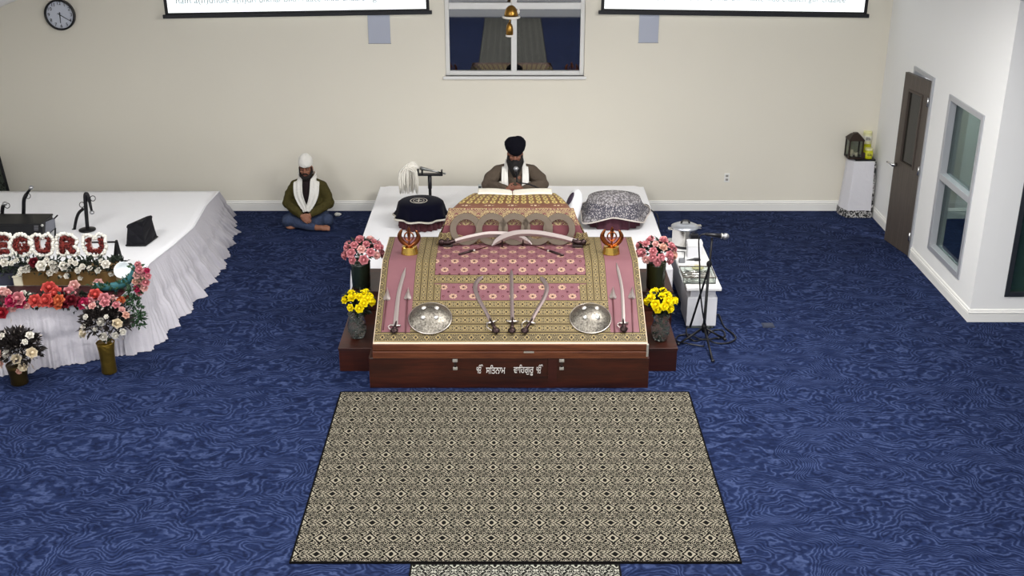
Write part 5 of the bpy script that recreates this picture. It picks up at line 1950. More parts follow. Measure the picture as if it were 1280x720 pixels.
rings = [[V((p.x, p.y, fz + .003)) for p in low], [up(p, .10, fz + .10) for p in low], [up(p, .20, fz + .19 + .03 * (i in (1, 2))) for i, p in enumerate(low)], [up(p, .14, zt_ - .06 + .045 * (i in (1, 2))) for i, p in enumerate(low)], [up(p, .24, zt_ - .035 + .035 * (i in (1, 2))) for i, p in enumerate(low)]]
mb.loops(rings)
mb.build('quilted_body', m, bc, bevel=.008)
mb = MB(); mb.tube([V((p.x, p.y, fz + .01)) for p in low + [low[0]]], .008, 6); mb.build('bottom_piping', M_BLKM, bc, True)

# ---------------------------------------------------------------- display boxes and letters
LY = pz(60, 350, SH_ + .1).y          # front plane of the boxes
LY = pY(60, 362, 10.32).y
M_GOLDBOX = mat('gold_board', (112, 86, 48), .5, .2, var=.12, vscale=8)
M_NAVYBOX = mat('navy_board', (24, 26, 46), .5)
def dbox(x0, x1, y_bot, y_top, Y, depth, m, name, label, cat, trim=None):
    a = pY(x0, y_bot, Y); c = pY(x1, y_top, Y)
    z0_ = SH_ + .014
    o = thing(name, ((a.x + c.x) / 2, Y + depth / 2, z0_), label, cat)
    MB().bx(a.x, c.x, Y, Y + depth, z0_, c.z).build('box_body', m, o, bevel=.004)
    MB().bx(a.x - .006, c.x + .006, Y - .006, Y + depth + .006, c.z, c.z + .012).build('box_lid', trim or m, o, bevel=.003)
    return o, c.z + .012
YB0 = 10.34
_, zA = dbox(28, 144, 368, 341, YB0, .26, M_GOLDBOX, 'display_box', 'gold faced display box carrying the white roses and floral letters', 'display box')
_, zB = dbox(-40, 18, 368, 343, YB0, .26, M_NAVYBOX, 'display_box', 'dark navy display box at the left end of the floral display', 'display box')
o, _ = dbox(19.5, 26.5, 368, 347, YB0 - .02, .05, mat('cream_board', (220, 214, 190), .6), 'cream_board', 'narrow cream board standing between the navy and gold boxes', 'board')
# floral letters
ZL = zA
LT = .045
LEAN = math.radians(14)
def letter(strokes, px, label, wpx, hpx=(326, 291), Y=10.52, n=46):
    c = pY(px, (hpx[0] + hpx[1]) / 2, Y)
    k = 1.0 / (FPX / (c - CAMP).length)
    ww_ = wpx * k
    zb = pY(px, 314, Y).z
    hh_ = pY(px, 297.5, Y + .04).z - zb
    o = thing('floral_letter', (c.x, Y, zb), label, 'floral letter', None)
    def W(a, b_, d=0): return V((c.x + (a - .5) * ww_, Y + b_ * hh_ * math.tan(LEAN) - d, zb + b_ * hh_))
    rng = random.Random(int(px))
    core, bord = MB(), MB()
    back_ = MB()
    for st in strokes:
        P = resample(spline([V((a, b_, 0)) for a, b_ in st], 30), 30)
        back_.tube([W(p.x, p.y, -.02) for p in P], [(.024, .012)] * len(P), 8)
        for p in P:
            for _ in range(4):
                q = W(p.x, p.y, .01) + V((rng.uniform(-.018, .018), rng.uniform(-.012, .008), rng.uniform(-.018, .018)))
                core.ball(q, (.013, .012, .013), None, 6, 4)
    # white border around : sample outline points at a distance from every stroke
    allp = [p for st in strokes for p in resample(spline([V((a, b_, 0)) for a, b_ in st], 30), 40)]
    pts = []
    for p in allp:
        for k2 in range(14):
            ang = 2 * PI * k2 / 14
            q = W(p.x, p.y, .0) + V((math.cos(ang) * .050, 0, math.sin(ang) * .050))
            ia = p.x + math.cos(ang) * .050 / ww_; ib = p.y + math.sin(ang) * .050 / hh_
            if .0 < ia < 1.0 and .0 < ib < 1.0: continue
            if min((q - W(s_.x, s_.y, 0)).length for s_ in allp) > .040:
                pts.append(q)
    rng.shuffle(pts)
    keep = []
    for q in pts:
        if all((q - s_).length > .014 for s_ in keep):
            keep.append(q)
    for q in keep:
        bord.ball(q + V((0, rng.uniform(-.02, .0), 0)), (.019, .016, .019), None, 6, 4)
    back_.build('letter_frame', mat('foam_pink', (214, 178, 172), .8), o, True)
    x_ = core.build('red_flowers', PET_RED, o, True); x_['kind'] = 'stuff'
    x_ = bord.build('white_flower_border', PET['white'], o, True); x_['kind'] = 'stuff'
    # two thin legs down to the box
    mb = MB()
    for a in (.25, .75):
        q = W(a, 0, -.02)
        mb.tube([q, V((q.x, q.y, ZL))], .006, 5)
    mb.build('letter_prongs', M_BLKM, o)
    return o
m, b = new_mat('petal_brick_red', .75, 0, .2)
_, _, _, vec = coords('Object')
n_ = noise_x(vec, 45, 2)
X.nt.links.new(mixc((n_ * 3.0 - 1.0).mx(0.0).mn(1.0), lin((44, 12, 14)), lin((124, 46, 40))), b.inputs['Base Color'])
PET_RED = m
U_ = [[(.12, 1), (.10, .5), (.2, .1), (.5, 0), (.8, .1), (.9, .5), (.88, 1)]]
G_ = [[(.85, .85), (.55, 1), (.2, .85), (.08, .5), (.2, .12), (.55, 0), (.85, .15), (.88, .42), (.55, .44)]]
R_ = [[(.12, 0), (.12, .5), (.12, 1)], [(.12, 1), (.6, 1), (.85, .78), (.6, .52), (.15, .5)], [(.45, .5), (.65, .25), (.9, 0)]]
E_ = [[(.85, 1), (.15, 1), (.12, .5), (.15, 0), (.85, 0)], [(.12, .52), (.7, .52)]]
letter(E_, 3, 'floral letter E of red flowers edged in white, cut by the left edge', 16, (322, 292))
letter(G_, 26, 'floral letter G of red flowers edged in white', 16, (316, 294))
letter(U_, 53, 'first floral letter U of red flowers edged in white, between G and R', 16, (318, 295))
letter(R_, 84, 'floral letter R of red flowers edged in white', 17, (319, 294))
letter(U_, 118, 'last floral letter U of red flowers edged in white, beside the black easel', 19, (316, 293))
# black easel end
e0, e1, e2, e3 = [pY(x, y, 10.75) for x, y in ((140, 325), (145.5, 301), (148, 325), (112, 303))]
ez = thing('black_easel', (e0.x, 10.75, SH_ + .01), 'black metal easel frame right of the last floral letter', 'easel')
MB().tube([V((e0.x, 10.75, fz)), e1], .014, 8).build('leg', M_BLKM, ez)
MB().tube([V((e2.x, 10.70, fz)), e1], .014, 8).build('leg', M_BLKM, ez)
MB().tube([V((e1.x - .02, 10.9, fz)), e1], .014, 8).build('leg', M_BLKM, ez)
MB().tube([e3, pY(146, 302.5, 10.75)], .010, 8).build('crossbar', M_BLKM, ez)
MB().bx(e0.x - .01, e2.x + .02, 10.69, 10.76, pY(144, 322, 10.75).z - .03, pY(144, 322, 10.75).z + .01).build('easel_foot', M_BLKM, ez, bevel=.004)

# ---------------------------------------------------------------- white roses with greens on the box top
rng = random.Random(77)
g1 = thing('flower_garland', (pY(70, 332, YB0).x, YB0 + .1, zA), 'band of white roses and dark greens under the floral letters', 'garland')
mb = MB()
for k in range(26):
    px = -8 + 160 * k / 25
    c = pY(px, 333 + rng.uniform(-4, 5), YB0 + .04)
    sub = foliage(c, (.07, .06, .06), 26, k, .06, .014, False)
    for f_ in sub.bm.faces:
        mb.face([mb.bm.verts.new(v.co) for v in f_.verts])
    sub.bm.free()
mb.build('foliage', M_LEAF, g1)
for px, py, r_ in ((5, 328, .045), (14, 329, .03), (27, 337, .036), (33.5, 336, .044), (51, 332, .056), (65.5, 330, .044), (68, 336, .046), (62, 341, .036), (79.5, 332, .05), (84.5, 335, .042), (83, 345, .03), (94, 329, .03), (97, 338, .036), (100, 347, .03), (103, 333, .034), (132, 330, .046), (122, 338, .034), (139, 342, .032), (112, 335, .03), (147, 333, .03), (20, 325, .03), (24, 342, .026), (75, 345, .024), (58, 325, .03), (36, 326, .026), (126, 326, .026), (88, 326, .032)):
    rose('white', pY(px, py, YB0 - .02 + rng.uniform(-.03, .03)), r_, g1, (0, -.8, .5), label='white rose' if False else None)
rose('dark_red', pY(42.5, 328, YB0 - .02), .055, g1, (0, -.8, .5), label='dark red rose among white ones')

# coral / pink row along the front edge of the stage
YF_ = 10.06
def Yedge(px):
    for a, b_ in zip(top_px[:-1], top_px[1:]):
        if b_[0] <= px <= a[0]:
            f_ = (px - a[0]) / (b_[0] - a[0])
            return pz(px, a[1] + (b_[1] - a[1]) * f_, SH_).y
    return pz(px, 390, SH_).y
cl0 = [pz(x, y, SH_ + .016) for x, y in ((-30, 394), (0, 387.5), (50, 381.5), (100, 376.5), (150, 370.5), (168, 354))]
mb = MB()
bk_ = [V((p.x, 10.32, p.z)) for p in cl0]
mb.loops([[a_ for a_ in cl0], bk_], False, False)
bcl = mb.build('burgundy_cloth_shade', mat('burgundy_cloth_shade', (66, 16, 26), .8, bmp=.4), None, True, solid=.006)  # burgundy cloth; its dark colour also stands in for shade between box and flowers
tag(bcl, 'burgundy cloth strip on the stage, its dark tone also painting shade behind the front flowers', 'cloth')
g2 = thing('flower_garland', (pY(70, 370, YF_).x, YF_, SH_), 'row of coral, pink and red flowers along the stage front edge', 'garland')
mb = MB()
for k in range(30):
    px = -8 + 172 * k / 29
    c = pY(px, 381 - 4 * k / 29 + rng.uniform(-6, 4), Yedge(px) + .05)
    sub = foliage(c, (.06, .06, .05), 20, 100 + k, .055, .014, False)
    for f_ in sub.bm.faces:
        mb.face([mb.bm.verts.new(v.co) for v in f_.verts])
    sub.bm.free()
mb.build('foliage', M_LEAF, g2)
for px, py, col, r_ in ((3, 363, 'pale_pink', .045), (9, 364, 'pale_pink', .035), (13, 374, 'magenta', .055), (22, 371, 'pink', .06), (25, 377, 'magenta', .045), (9, 382, 'pink', .04), (2, 389, 'red', .05), (16, 383, 'pale_pink', .035), (35, 369, 'white', .036), (29, 365, 'white', .03), (43.5, 373.5, 'coral', .056), (51, 376, 'orange', .04), (57, 373, 'coral', .06), (61.5, 358, 'coral', .066), (69, 365, 'coral', .062), (73, 373, 'orange', .05), (65, 376, 'coral', .045), (72, 380, 'orange', .034), (86, 364, 'pink', .055), (92.5, 354.5, 'pale_pink', .046), (82, 376, 'dark_red', .05), (89, 373, 'dark_red', .05), (96, 375, 'dark_red', .045), (104, 377, 'magenta', .055), (112, 375, 'pink', .04), (119, 366.5, 'coral', .055), (122, 352.5, 'pale_pink', .046), (130, 371, 'pink', .05), (139, 372, 'pale_pink', .04), (150, 374, 'orange', .045), (157, 371, 'coral', .034), (141, 378, 'blush', .034), (33, 380, 'pale_pink', .03), (79, 367, 'dark_red', .04)):
    pos = pz(px, py + 2, SH_ + .05) if py < 370 else pY(px, py + 2, Yedge(px) - .03 + rng.uniform(-.02, .02))
    rose(col, pos, r_ * 1.22, g2, (0, -.8, .6))
# pink cluster at the corner with hanging greens
Yk = 10.12
g3 = thing('flower_garland', (pY(175, 350, Yk).x, Yk, SH_), 'pink flower cluster with hanging greens at the stage corner', 'garland')
mb = MB()
for k in range(16):
    c = pY(170 + 6 * math.sin(k * .6), 336 + k * 4.6, Yk - .02 - .004 * k)
    sub = foliage(c, (.05, .04, .05), 22, 300 + k, .045, .013, False)
    for f_ in sub.bm.faces:
        mb.face([mb.bm.verts.new(v.co) for v in f_.verts])
    sub.bm.free()
for k in range(8):
    c = pY(172 - 3 * k, 398 + 3.5 * math.sin(k * .5), Yk - .10)
    sub = foliage(c, (.04, .03, .03), 14, 400 + k, .04, .012, False)
    for f_ in sub.bm.faces:
        mb.face([mb.bm.verts.new(v.co) for v in f_.verts])
    sub.bm.free()
mb.build('foliage', M_LEAF2, g3)
for px, py, col, r_ in ((172, 330.5, 'pink', .035), (174, 337, 'pink', .042), (179, 340, 'pink', .045), (184, 338, 'magenta', .03), (171, 344, 'pale_pink', .04), (178, 348, 'blush', .048), (185, 345, 'pink', .035), (175, 355, 'pink', .045), (182, 353, 'pink', .042), (171, 361, 'magenta', .038), (180, 360, 'pale_pink', .04), (169, 352, 'blush', .034), (174, 366, 'pink', .034)):
    rose(col, pY(px, py, Yk - .05 + rng.uniform(-.03, .02)), r_, g3, (.2, -.8, .5))
# teal curved figure with a white bowl
Yw = 10.24
wb_ = pY(153.5, 338, Yw)
bw = thing('white_bowl', (wb_.x, Yw, SH_ + .012), 'tilted round white bowl beside the teal curve at the stage corner', 'bowl')
rotb = Matrix.Rotation(math.radians(55), 3, 'X')
MB().lathe([(.03, -.055), (.055, -.045), (.076, -.015), (.082, .018), (.077, .020), (.068, -.01), (.045, -.032), (.002, -.036)], wb_, 28, rotb).build('bowl_shell', mat('white_ceramic', (222, 228, 230), .3), bw, True)
MB().tube([V((wb_.x, Yw + .05, SH_ + .012)), wb_ + V((0, .05, -.02))], [.06, .03], 14).build('bowl_foot', mat('white_ceramic', (222, 228, 230)), bw, True)
M_TEAL = mat('teal_fabric', (50, 104, 110), .6, var=.2)
P = spline([pY(x, y, Yw - .06) for x, y in ((118, 357), (132, 359), (150, 356), (162, 349), (167, 340), (168, 332))], 30)
tl_ = thing('teal_curve', (P[15].x, Yw - .06, SH_ + .012), 'teal curved neck-like ornament sweeping round the white bowl at the stage corner', 'ornament')
mb = MB(); mb.tube(P, [.018 + .022 * math.sin(PI * min(1, .15 + i / 34)) for i in range(31)], 12); mb.build('curved_body', M_TEAL, tl_, True)
MB().tube([V((P[10].x, Yw - .06, SH_ + .012)), P[10]], .02, 8).build('support', M_TEAL, tl_, True)
sub = MB()
for k in range(10):
    s2 = foliage(P[k * 2] + V((0, -.03, .01)), (.04, .03, .03), 12, 500 + k, .04, .012, False)
    for f_ in s2.bm.faces:
        sub.face([sub.bm.verts.new(v.co) for v in f_.verts])
    s2.bm.free()
sub.build('green_leaves', M_LEAF2, tl_)

# ---------------------------------------------------------------- floor vases before the stage
M_BRASSV = mat('hammered_brass', (150, 122, 50), .35, .9, var=.2, vscale=18, bmp=.4, bscale=40)
M_BRASSD = mat('dark_brass', (76, 62, 34), .4, .8, var=.2, vscale=18)
v1 = pz(137, 465, .001)
vase(V((v1.x, v1.y, .001)), [(.066, 0), (.07, .01), (.066, .10), (.072, .22), (.082, .30), (.080, .305)], M_BRASSV, 'tall brass vase of white roses on the carpet by the stage skirt')
c = pY(132, 403, v1.y)
bl = [('white', (-.0, -.5, .25), .045), ('cream', (.62, -.55, .2), .05), ('white', (.05, -.6, -.35), .044), ('cream', (-.75, -.4, -.25), .055), ('white', (-.7, -.45, .0), .036), ('white', (.5, -.6, -.3), .036), ('white', (.75, -.5, -.2), .034), ('pink', (.15, -.2, .95), .05), ('pink', (.55, -.2, .85), .04), ('pale_pink', (-.3, -.3, .85), .04), ('white', (-.5, -.6, .5), .03), ('blush', (.9, -.3, .45), .036), ('pale_pink', (.75, -.2, .65), .034), ('white', (-.2, -.65, .0), .024), ('white', (.3, -.7, .55), .024), ('white', (-.9, -.3, -.45), .028)]
o = bouquet('flower_bouquet', 'dark leafy bouquet with white and cream roses in the tall brass vase', None, V((v1.x, v1.y, .30)), c, (.23, .17, .215), bl, mat('dark_plum_leaf', (34, 28, 26), .7, var=.5, vscale=25), 900, 31)
foliage(c + V((.0, -.02, .02)), (.24, .19, .22), 110, 33, .03, .010, False).build('pale_sprigs', mat('pale_sprig', (168, 158, 150), .7), o, stuff=True)
v2 = pz(25, 479, .001)
vase(V((v2.x, v2.y, .001)), [(.07, 0), (.078, .01), (.075, .06), (.088, .15), (.095, .19), (.09, .195)], M_BRASSD, 'short dark brass vase of pale roses at the left edge of the photo')
c = pY(23, 437, v2.y)
bl = [('blush', (-.6, -.6, .05), .05), ('white', (-.25, -.6, .1), .045), ('cream', (.15, -.65, -.1), .05), ('cream', (.75, -.5, .1), .055), ('blush', (-.55, -.6, -.3), .048), ('cream', (.35, -.65, -.45), .045), ('white', (.7, -.3, .75), .04), ('white', (-.4, -.4, .75), .036), ('white', (.55, -.5, .55), .03), ('blush', (.15, -.6, -.65), .03)]
o = bouquet('flower_bouquet', 'dark leafy bouquet with blush and cream roses in the short brass vase', None, V((v2.x, v2.y, .19)), c, (.21, .17, .22), bl, MATS['dark_plum_leaf'], 900, 41)
foliage(c + V((.0, -.02, .04)), (.25, .19, .23), 90, 43, .05, .008, False).build('pale_sprigs', MATS['pale_sprig'], o, stuff=True)

# dark mesh panel at the far left edge by the wall
a = pz(-6, 252, .0)
YM = 13.9
p0, p1_, p2 = pY(-30, 196, YM), pY(8, 243, YM), pY(-2, 196, YM)
mp = thing('dark_mesh_frame', (p1_.x - .3, YM, 0), 'dark leaning mesh frame behind the stage at the left edge', 'frame')
mb = MB(); mb.hexa([(p1_.x - .6, YM, 0), (p1_.x + .07, YM, 0), (p1_.x + .07, YM + .05, 0), (p1_.x - .6, YM + .05, 0), (p2.x - .5, YM, p2.z), (p2.x, YM, p2.z), (p2.x, YM + .05, p2.z), (p2.x - .5, YM + .05, p2.z)])
m, b = new_mat('black_mesh_screen', .6, .2, .3)
_, _, _, vec = coords('Object')
vo = X.nt.nodes.new('ShaderNodeTexVoronoi'); vo.inputs['Scale'].default_value = 30; X.nt.links.new(vec, vo.inputs['Vector'])
X.nt.links.new(mixc(X(vo.outputs['Distance']).lt(.4), lin((60, 66, 56)), lin((16, 18, 16))), b.inputs['Base Color'])
mb.build('mesh_panel', m, mp)
mb = MB(); mb.tube([(p1_.x + .075, YM, 0), (p2.x + .005, YM, p2.z + .01)], .018, 8); mb.build('edge_tube', M_BLKM, mp)
# ================================================================ SERVING BENCH on the right
BZ = .46
fA = pz(850, 411); fB = pz(893, 411)
bY0 = (fA.y + fB.y) / 2
bX0, bX1 = max(fA.x, 1.775), fB.x + .01
bY1 = pz(865, 298, BZ).y
be = thing('serving_bench', ((bX0 + bX1) / 2, (bY0 + bY1) / 2, 0), 'long low white serving bench right of the platform beside the mic stand', 'bench')
M_WBOX = mat('white_painted_box', (222, 222, 226), .5)
zb_ = pY(870, 372, bY0).z
MB().bx(bX0 - .01, bX1, bY0, bY0 + .42, .03, zb_).build('front_box', M_WBOX, be, bevel=.006)
MB().bx(bX0 - .01 + .02, bX1 - .02, bY0 + .02, bY0 + .40, 0, .03).build('plinth', mat('bench_plinth', (120, 126, 120), .6), be)
MB().bx(bX0 + .03, bX1 - .03, bY0 + .44, bY1, 0, zb_).build('rear_box', M_WBOX, be, bevel=.006)
MB().bx(bX0 - .03, bX1 + .03, bY0 - .03, bY1 + .02, BZ - .035, BZ).build('bench_top', mat('white_table_top', (232, 231, 230), .45), be, bevel=.006)
MB().bx(bX0 + .02, bX1 - .02, bY0 + .02, bY1 - .04, zb_, BZ - .035).build('top_support', M_WBOX, be)
def bench(px, py): return pz(px, py, BZ + .002)
# steel pot with lid
pc = bench(856, 309); pc.y += .06
R_ = .135
pot = thing('steel_pot', (pc.x, pc.y, BZ), 'lidded stainless steel pot at the back of the serving bench', 'pot')
MB().lathe([(R_ * .97, .002), (R_, .02), (R_, .20), (R_ + .012, .205), (R_ + .012, .212), (R_ * .9, .212)], pc - V((0, 0, .002)), 40).build('pot_body', M_STEEL, pot, 'auto')
MB().lathe([(R_ * 1.0, .002), (R_ * 1.005, .03)], pc - V((0, 0, .001)), 40).build('dark_base_band', M_BLKPL, pot)
MB().lathe([(R_ + .016, .214), (R_ + .018, .222), (R_ * .8, .244), (R_ * .4, .256), (.01, .26)], pc, 40).build('lid', mat('lid_steel', (196, 200, 208), .3, .8), pot, True)
mb = MB(); mb.tube(spline([pc + V((-.045, 0, .255)), pc + V((-.03, 0, .285)), pc + V((.03, 0, .285)), pc + V((.045, 0, .255))], 10), .011, 8); mb.build('lid_handle', M_BLKPL, pot, True)
MB().bx(pc.x + .045, pc.x + .13, pc.y - .145, pc.y - .10, BZ + .12, BZ + .18).build('side_handle', M_BLKPL, pot, bevel=.01)
mb = MB(); mb.bx(pc.x - R_ - .05, pc.x - R_ + .01, pc.y - .03, pc.y + .03, BZ + .19, BZ + .205); mb.build('side_lug', M_STEEL, pot, bevel=.004)
MB().bx(pc.x + R_ - .01, pc.x + R_ + .04, pc.y - .03, pc.y + .03, BZ + .205, BZ + .235).build('lid_tab', M_STEEL, pot, bevel=.004)
# white box on thin stand
q = bench(868, 322)
wb2 = thing('white_carton', (q.x, q.y, BZ), 'white carton in front of the steel pot on the bench', 'carton')
zt = pY(868, 303, q.y).z
MB().bx(q.x - .075, q.x + .075, q.y, q.y + .10, BZ + .002, zt - .012).build('carton_body', M_WBOX, wb2, bevel=.004)
MB().bx(q.x - .08, q.x + .08, q.y - .005, q.y + .105, zt - .05, zt).build('carton_lid', mat('white_plastic', (238, 238, 238), .35), wb2, bevel=.004)
# black cutlery
q = bench(866, 324)
kn = thing('black_knife', (q.x, q.y - .04, BZ), 'short dark knife lying in front of the white carton on the bench', 'knife')
MB().tube([q + V((-.075, -.045, .008)), q + V((.01, -.035, .012))], [.003, .014], 8).build('blade', mat('dark_knife_steel', (70, 70, 72), .35, .8), kn)
MB().bx(q.x + .008, q.x + .075, q.y - .06, q.y - .01, BZ + .002, BZ + .024).build('handle', M_BLKPL, kn, bevel=.006)
# small grey device with wire
q = bench(850, 329)
dv = thing('small_grey_gadget', (q.x + .01, q.y, BZ), 'small grey gadget with a bent wire at the left of the bench', 'gadget')
MB().bx(q.x - .01, q.x + .055, q.y, q.y + .05, BZ + .002, BZ + .045).build('gadget_body', mat('gadget_grey', (122, 124, 128), .5), dv, bevel=.006)
MB().tube([q + V((.045, .02, .04)), q + V((.045, .02, .12)), q + V((-.04, .02, .125))], .005, 6).build('bent_wire', M_BLKPL, dv)
# plate with yellowish food cloth
q = bench(871, 341)
pl = thing('covered_plate', (q.x, q.y + .06, BZ), 'round plate with pale yellow folded napkin on the bench', 'plate')
MB().lathe([(.04, 0), (.09, .006), (.115, .018), (.118, .022), (.10, .016), (.01, .010)], (q.x, q.y + .08, BZ + .002), 32).build('plate_dish', mat('white_plate', (232, 230, 224), .3), pl, True)
mb = MB(); mb.ball((q.x + .02, q.y + .08, BZ + .03), (.065, .05, .02), None, 16, 9)
for v in mb.bm.verts: v.co += V((0, 0, .008 * noise.noise(v.co * 40)))
mb.build('napkin', mat('pale_yellow_cloth', (206, 196, 144), .8), pl, True)
# clear tray with utensils
q0, q1 = bench(853, 356), bench(895, 356)
ty0 = q0.y + .02; ty1 = bench(870, 341).y
x0, x1 = q0.x + .01, q1.x - .0
try_ = thing('utensil_tray', ((x0 + x1) / 2, (ty0 + ty1) / 2, BZ), 'clear tray of steel utensils at the near end of the bench', 'tray')
mb = MB(); tz = BZ + .003; th = .07
mb.bx(x0, x1, ty0, ty0 + .006, tz, tz + th); mb.bx(x0, x1, ty1 - .006, ty1, tz, tz + th); mb.bx(x0, x0 + .006, ty0 + .006, ty1 - .006, tz, tz + th); mb.bx(x1 - .006, x1, ty0 + .006, ty1 - .006, tz, tz + th)
mb.build('tray_wall', M_GLASS, try_)
mb = MB(); mb.bx(x0, x1, ty0, ty1, tz - .001, tz + .005); mb.build('tray_floor', mat('tray_floor_grey', (196, 194, 186), .4), try_)
mb = MB(); mb.tube([(x0, ty0, tz + th), (x1, ty0, tz + th), (x1, ty1, tz + th), (x0, ty1, tz + th), (x0, ty0, tz + th)], .007, 6); mb.build('tray_rim', mat('tray_rim_dark', (80, 74, 66), .4, .4), try_)
rng = random.Random(5)
for k in range(9):
    yy = ty0 + .03 + (ty1 - ty0 - .06) * k / 8
    mb = MB(); xs = x0 + .03 + rng.uniform(0, .04); xe = x1 - .04 - rng.uniform(0, .05)
    zz = tz + .014 + (k % 2) * .012
    sp = mb.tube([(xs, yy, zz), (xs + .5 * (xe - xs), yy + rng.uniform(-.008, .008), zz + .012), (xe, yy, zz)], [.006, .007, .005], 6)
    mb.ball((xs, yy, zz + .003), (.028, .014, .006), None, 12, 6)
    s_ = mb.build('steel_spoon', M_STEEL, None, True)
    tag(s_, 'steel spoon lying among others in the clear tray on the bench', 'spoon', 'spoons in the clear tray')

# ================================================================ MIC STAND + cable
mb0 = pz(879, 424)
ms = thing('microphone_stand', (mb0.x, mb0.y, 0), 'tall black microphone stand with boom standing at the right of the bench', 'microphone stand')
Ym = mb0.y
top = pY(890, 297, Ym); mid = pY(886.5, 330, Ym); low = pY(862.5, 409, Ym - .05)
MB().tube([(mb0.x, Ym, .10), (mb0.x, Ym, .12), mid], [.02, .016, .013], 10).build('pole', M_BLKM, ms, True)
MB().ball(mid, (.028, .028, .034)).build('boom_clutch', M_BLKM, ms, True)
MB().tube([low, mid + V((0, -.03, 0)), top], [.011, .010, .010], 10).build('boom_arm', M_BLKM, ms, True)
MB().lathe([(.02, 0), (.026, .02), (.026, .06), (.018, .09)], (mb0.x, Ym, .08), 16).build('leg_hub', M_BLKM, ms, True)
for tx, ty_ in ((891, 451), (848, 430), (906, 424)):
    t_ = pz(tx, ty_, .012)
    lg = MB().tube([(mb0.x, Ym, .13), V((t_.x, t_.y, .012))], [.012, .010], 8).build('leg', M_BLKM, ms, True)
    MB().ball((t_.x, t_.y, .014), (.018, .018, .013)).build('rubber_foot', M_BLKPL, lg, True)
mh = thing('handheld_microphone', pY(884, 293, Ym - .02), 'black handheld microphone with silver grille on the boom stand', 'microphone')
k0, k1, k2 = pY(881, 292.5, Ym - .02), pY(902, 295, Ym - .02), pY(907, 295.5, Ym - .02)
MB().tube([k0, k0.lerp(k1, .5), k1], [.013, .017, .023], 12).build('handle', M_BLKPL, mh, True)
MB().ball(k2, (.034, .030, .032), None, 16, 10).build('grille', M_MESHSTEEL, mh, True)
MB().tube([k1 - (k1 - k0).normalized() * .004, k1 + (k1 - k0).normalized() * .006], .027, 14).build('grille_band', M_LATCH, mh, True)
cb_pts = [k0, pY(876, 294, Ym - .02), pY(873.5, 302, Ym - .02), pY(874.5, 330, Ym - .04), pY(875, 360, Ym - .05), pY(879, 395, Ym - .06)]
fl = [(884, 420), (868, 426), (858, 416), (862, 402), (872, 398), (882, 404), (884, 418), (892, 400), (898, 393), (905, 408), (917, 418), (919, 424), (908, 429), (892, 428), (884, 420), (892, 413), (903, 413), (906, 420), (894, 423), (876, 424), (862, 418), (848, 420), (846, 426), (862, 430), (880, 433)]
cb_pts += [pz(x, y, .010 + .006 * (i % 3)) for i, (x, y) in enumerate(fl)]
cab = MB().tube(spline(cb_pts, 220), .0075, 6).build('microphone_cable', M_BLKPL, None, True)
tag(cab, 'black cable hanging from the microphone and coiled on the carpet', 'cable')

# ================================================================ CORNER PEDESTAL
pa, pb, pc_ = pz(1045, 264), pz(1058, 272), pz(1088, 271)
PHt = pY(1072, 203, pb.y).z
Yf = pb.y; Yr = 14.46; xL, xR = pb.x, min(pc_.x, XR - .03)
ped = thing('draped_pedestal', ((xL + xR) / 2, (Yf + Yr) / 2, 0), 'white cloth draped pedestal with dark lace hem in the right rear corner', 'pedestal')
M_DRAPE = cloth_mat('white_satin_drape', (216, 215, 220), .35, 7)
low_ = [V((xL, Yf, .06)), V((xR, Yf, .06)), V((xR, Yr, .06)), V((xL - .06, Yr, .06)), V((xL - .06, Yf + .16, .06))]
hi = [V((xL + .03, Yf + .03, PHt)), V((xR - .02, Yf + .03, PHt)), V((xR - .02, Yr - .02, PHt)), V((xL - .02, Yr - .02, PHt)), V((xL - .02, Yf + .15, PHt))]
mb = MB(); mb.loops([low_, [a.lerp(b_, .5) + V((0, -.008, 0)) for a, b_ in zip(low_, hi)], hi])
mb.build('cloth_drape', M_DRAPE, ped, bevel=.012)
m, b = new_mat('black_white_lace', .8, 0, .2)
_, _, _, vec = coords('Object')
nn_ = noise_x(vec, 45, 2)
X.nt.links.new(mixc((nn_ * 8.0 - 3.6).mx(0.0).mn(1.0), lin((30, 30, 32)), lin((190, 188, 186))), b.inputs['Base Color'])
mb = MB(); mb.loops([[V((p.x, p.y, .0)) + (V((p.x, p.y, 0)) - V(((xL + xR) / 2, (Yf + Yr) / 2, 0))) * .03 for p in low_], [p + V((0, 0, .035)) + (V((p.x, p.y, 0)) - V(((xL + xR) / 2, (Yf + Yr) / 2, 0))) * .012 for p in low_]])
mb.build('lace_hem', m, ped)
mb = MB(); mb.tube([V((xR - .004, Yf - .006, .08)), V((xR - .022, Yf + .022, PHt))], .012, 6); mb.build('lace_edge', m, ped)
M_TRAY = mat('black_tray', (18, 18, 20), .4)
ty = MB(); ty.bx(xL + .05, xR - .015, Yf + .05, Yf + .36, PHt + .001, PHt + .022)
tyo = ty.build('black_tray', M_TRAY, None, bevel=.006); tag(tyo, 'flat black tray on the draped corner pedestal', 'tray')
zT = PHt + .023
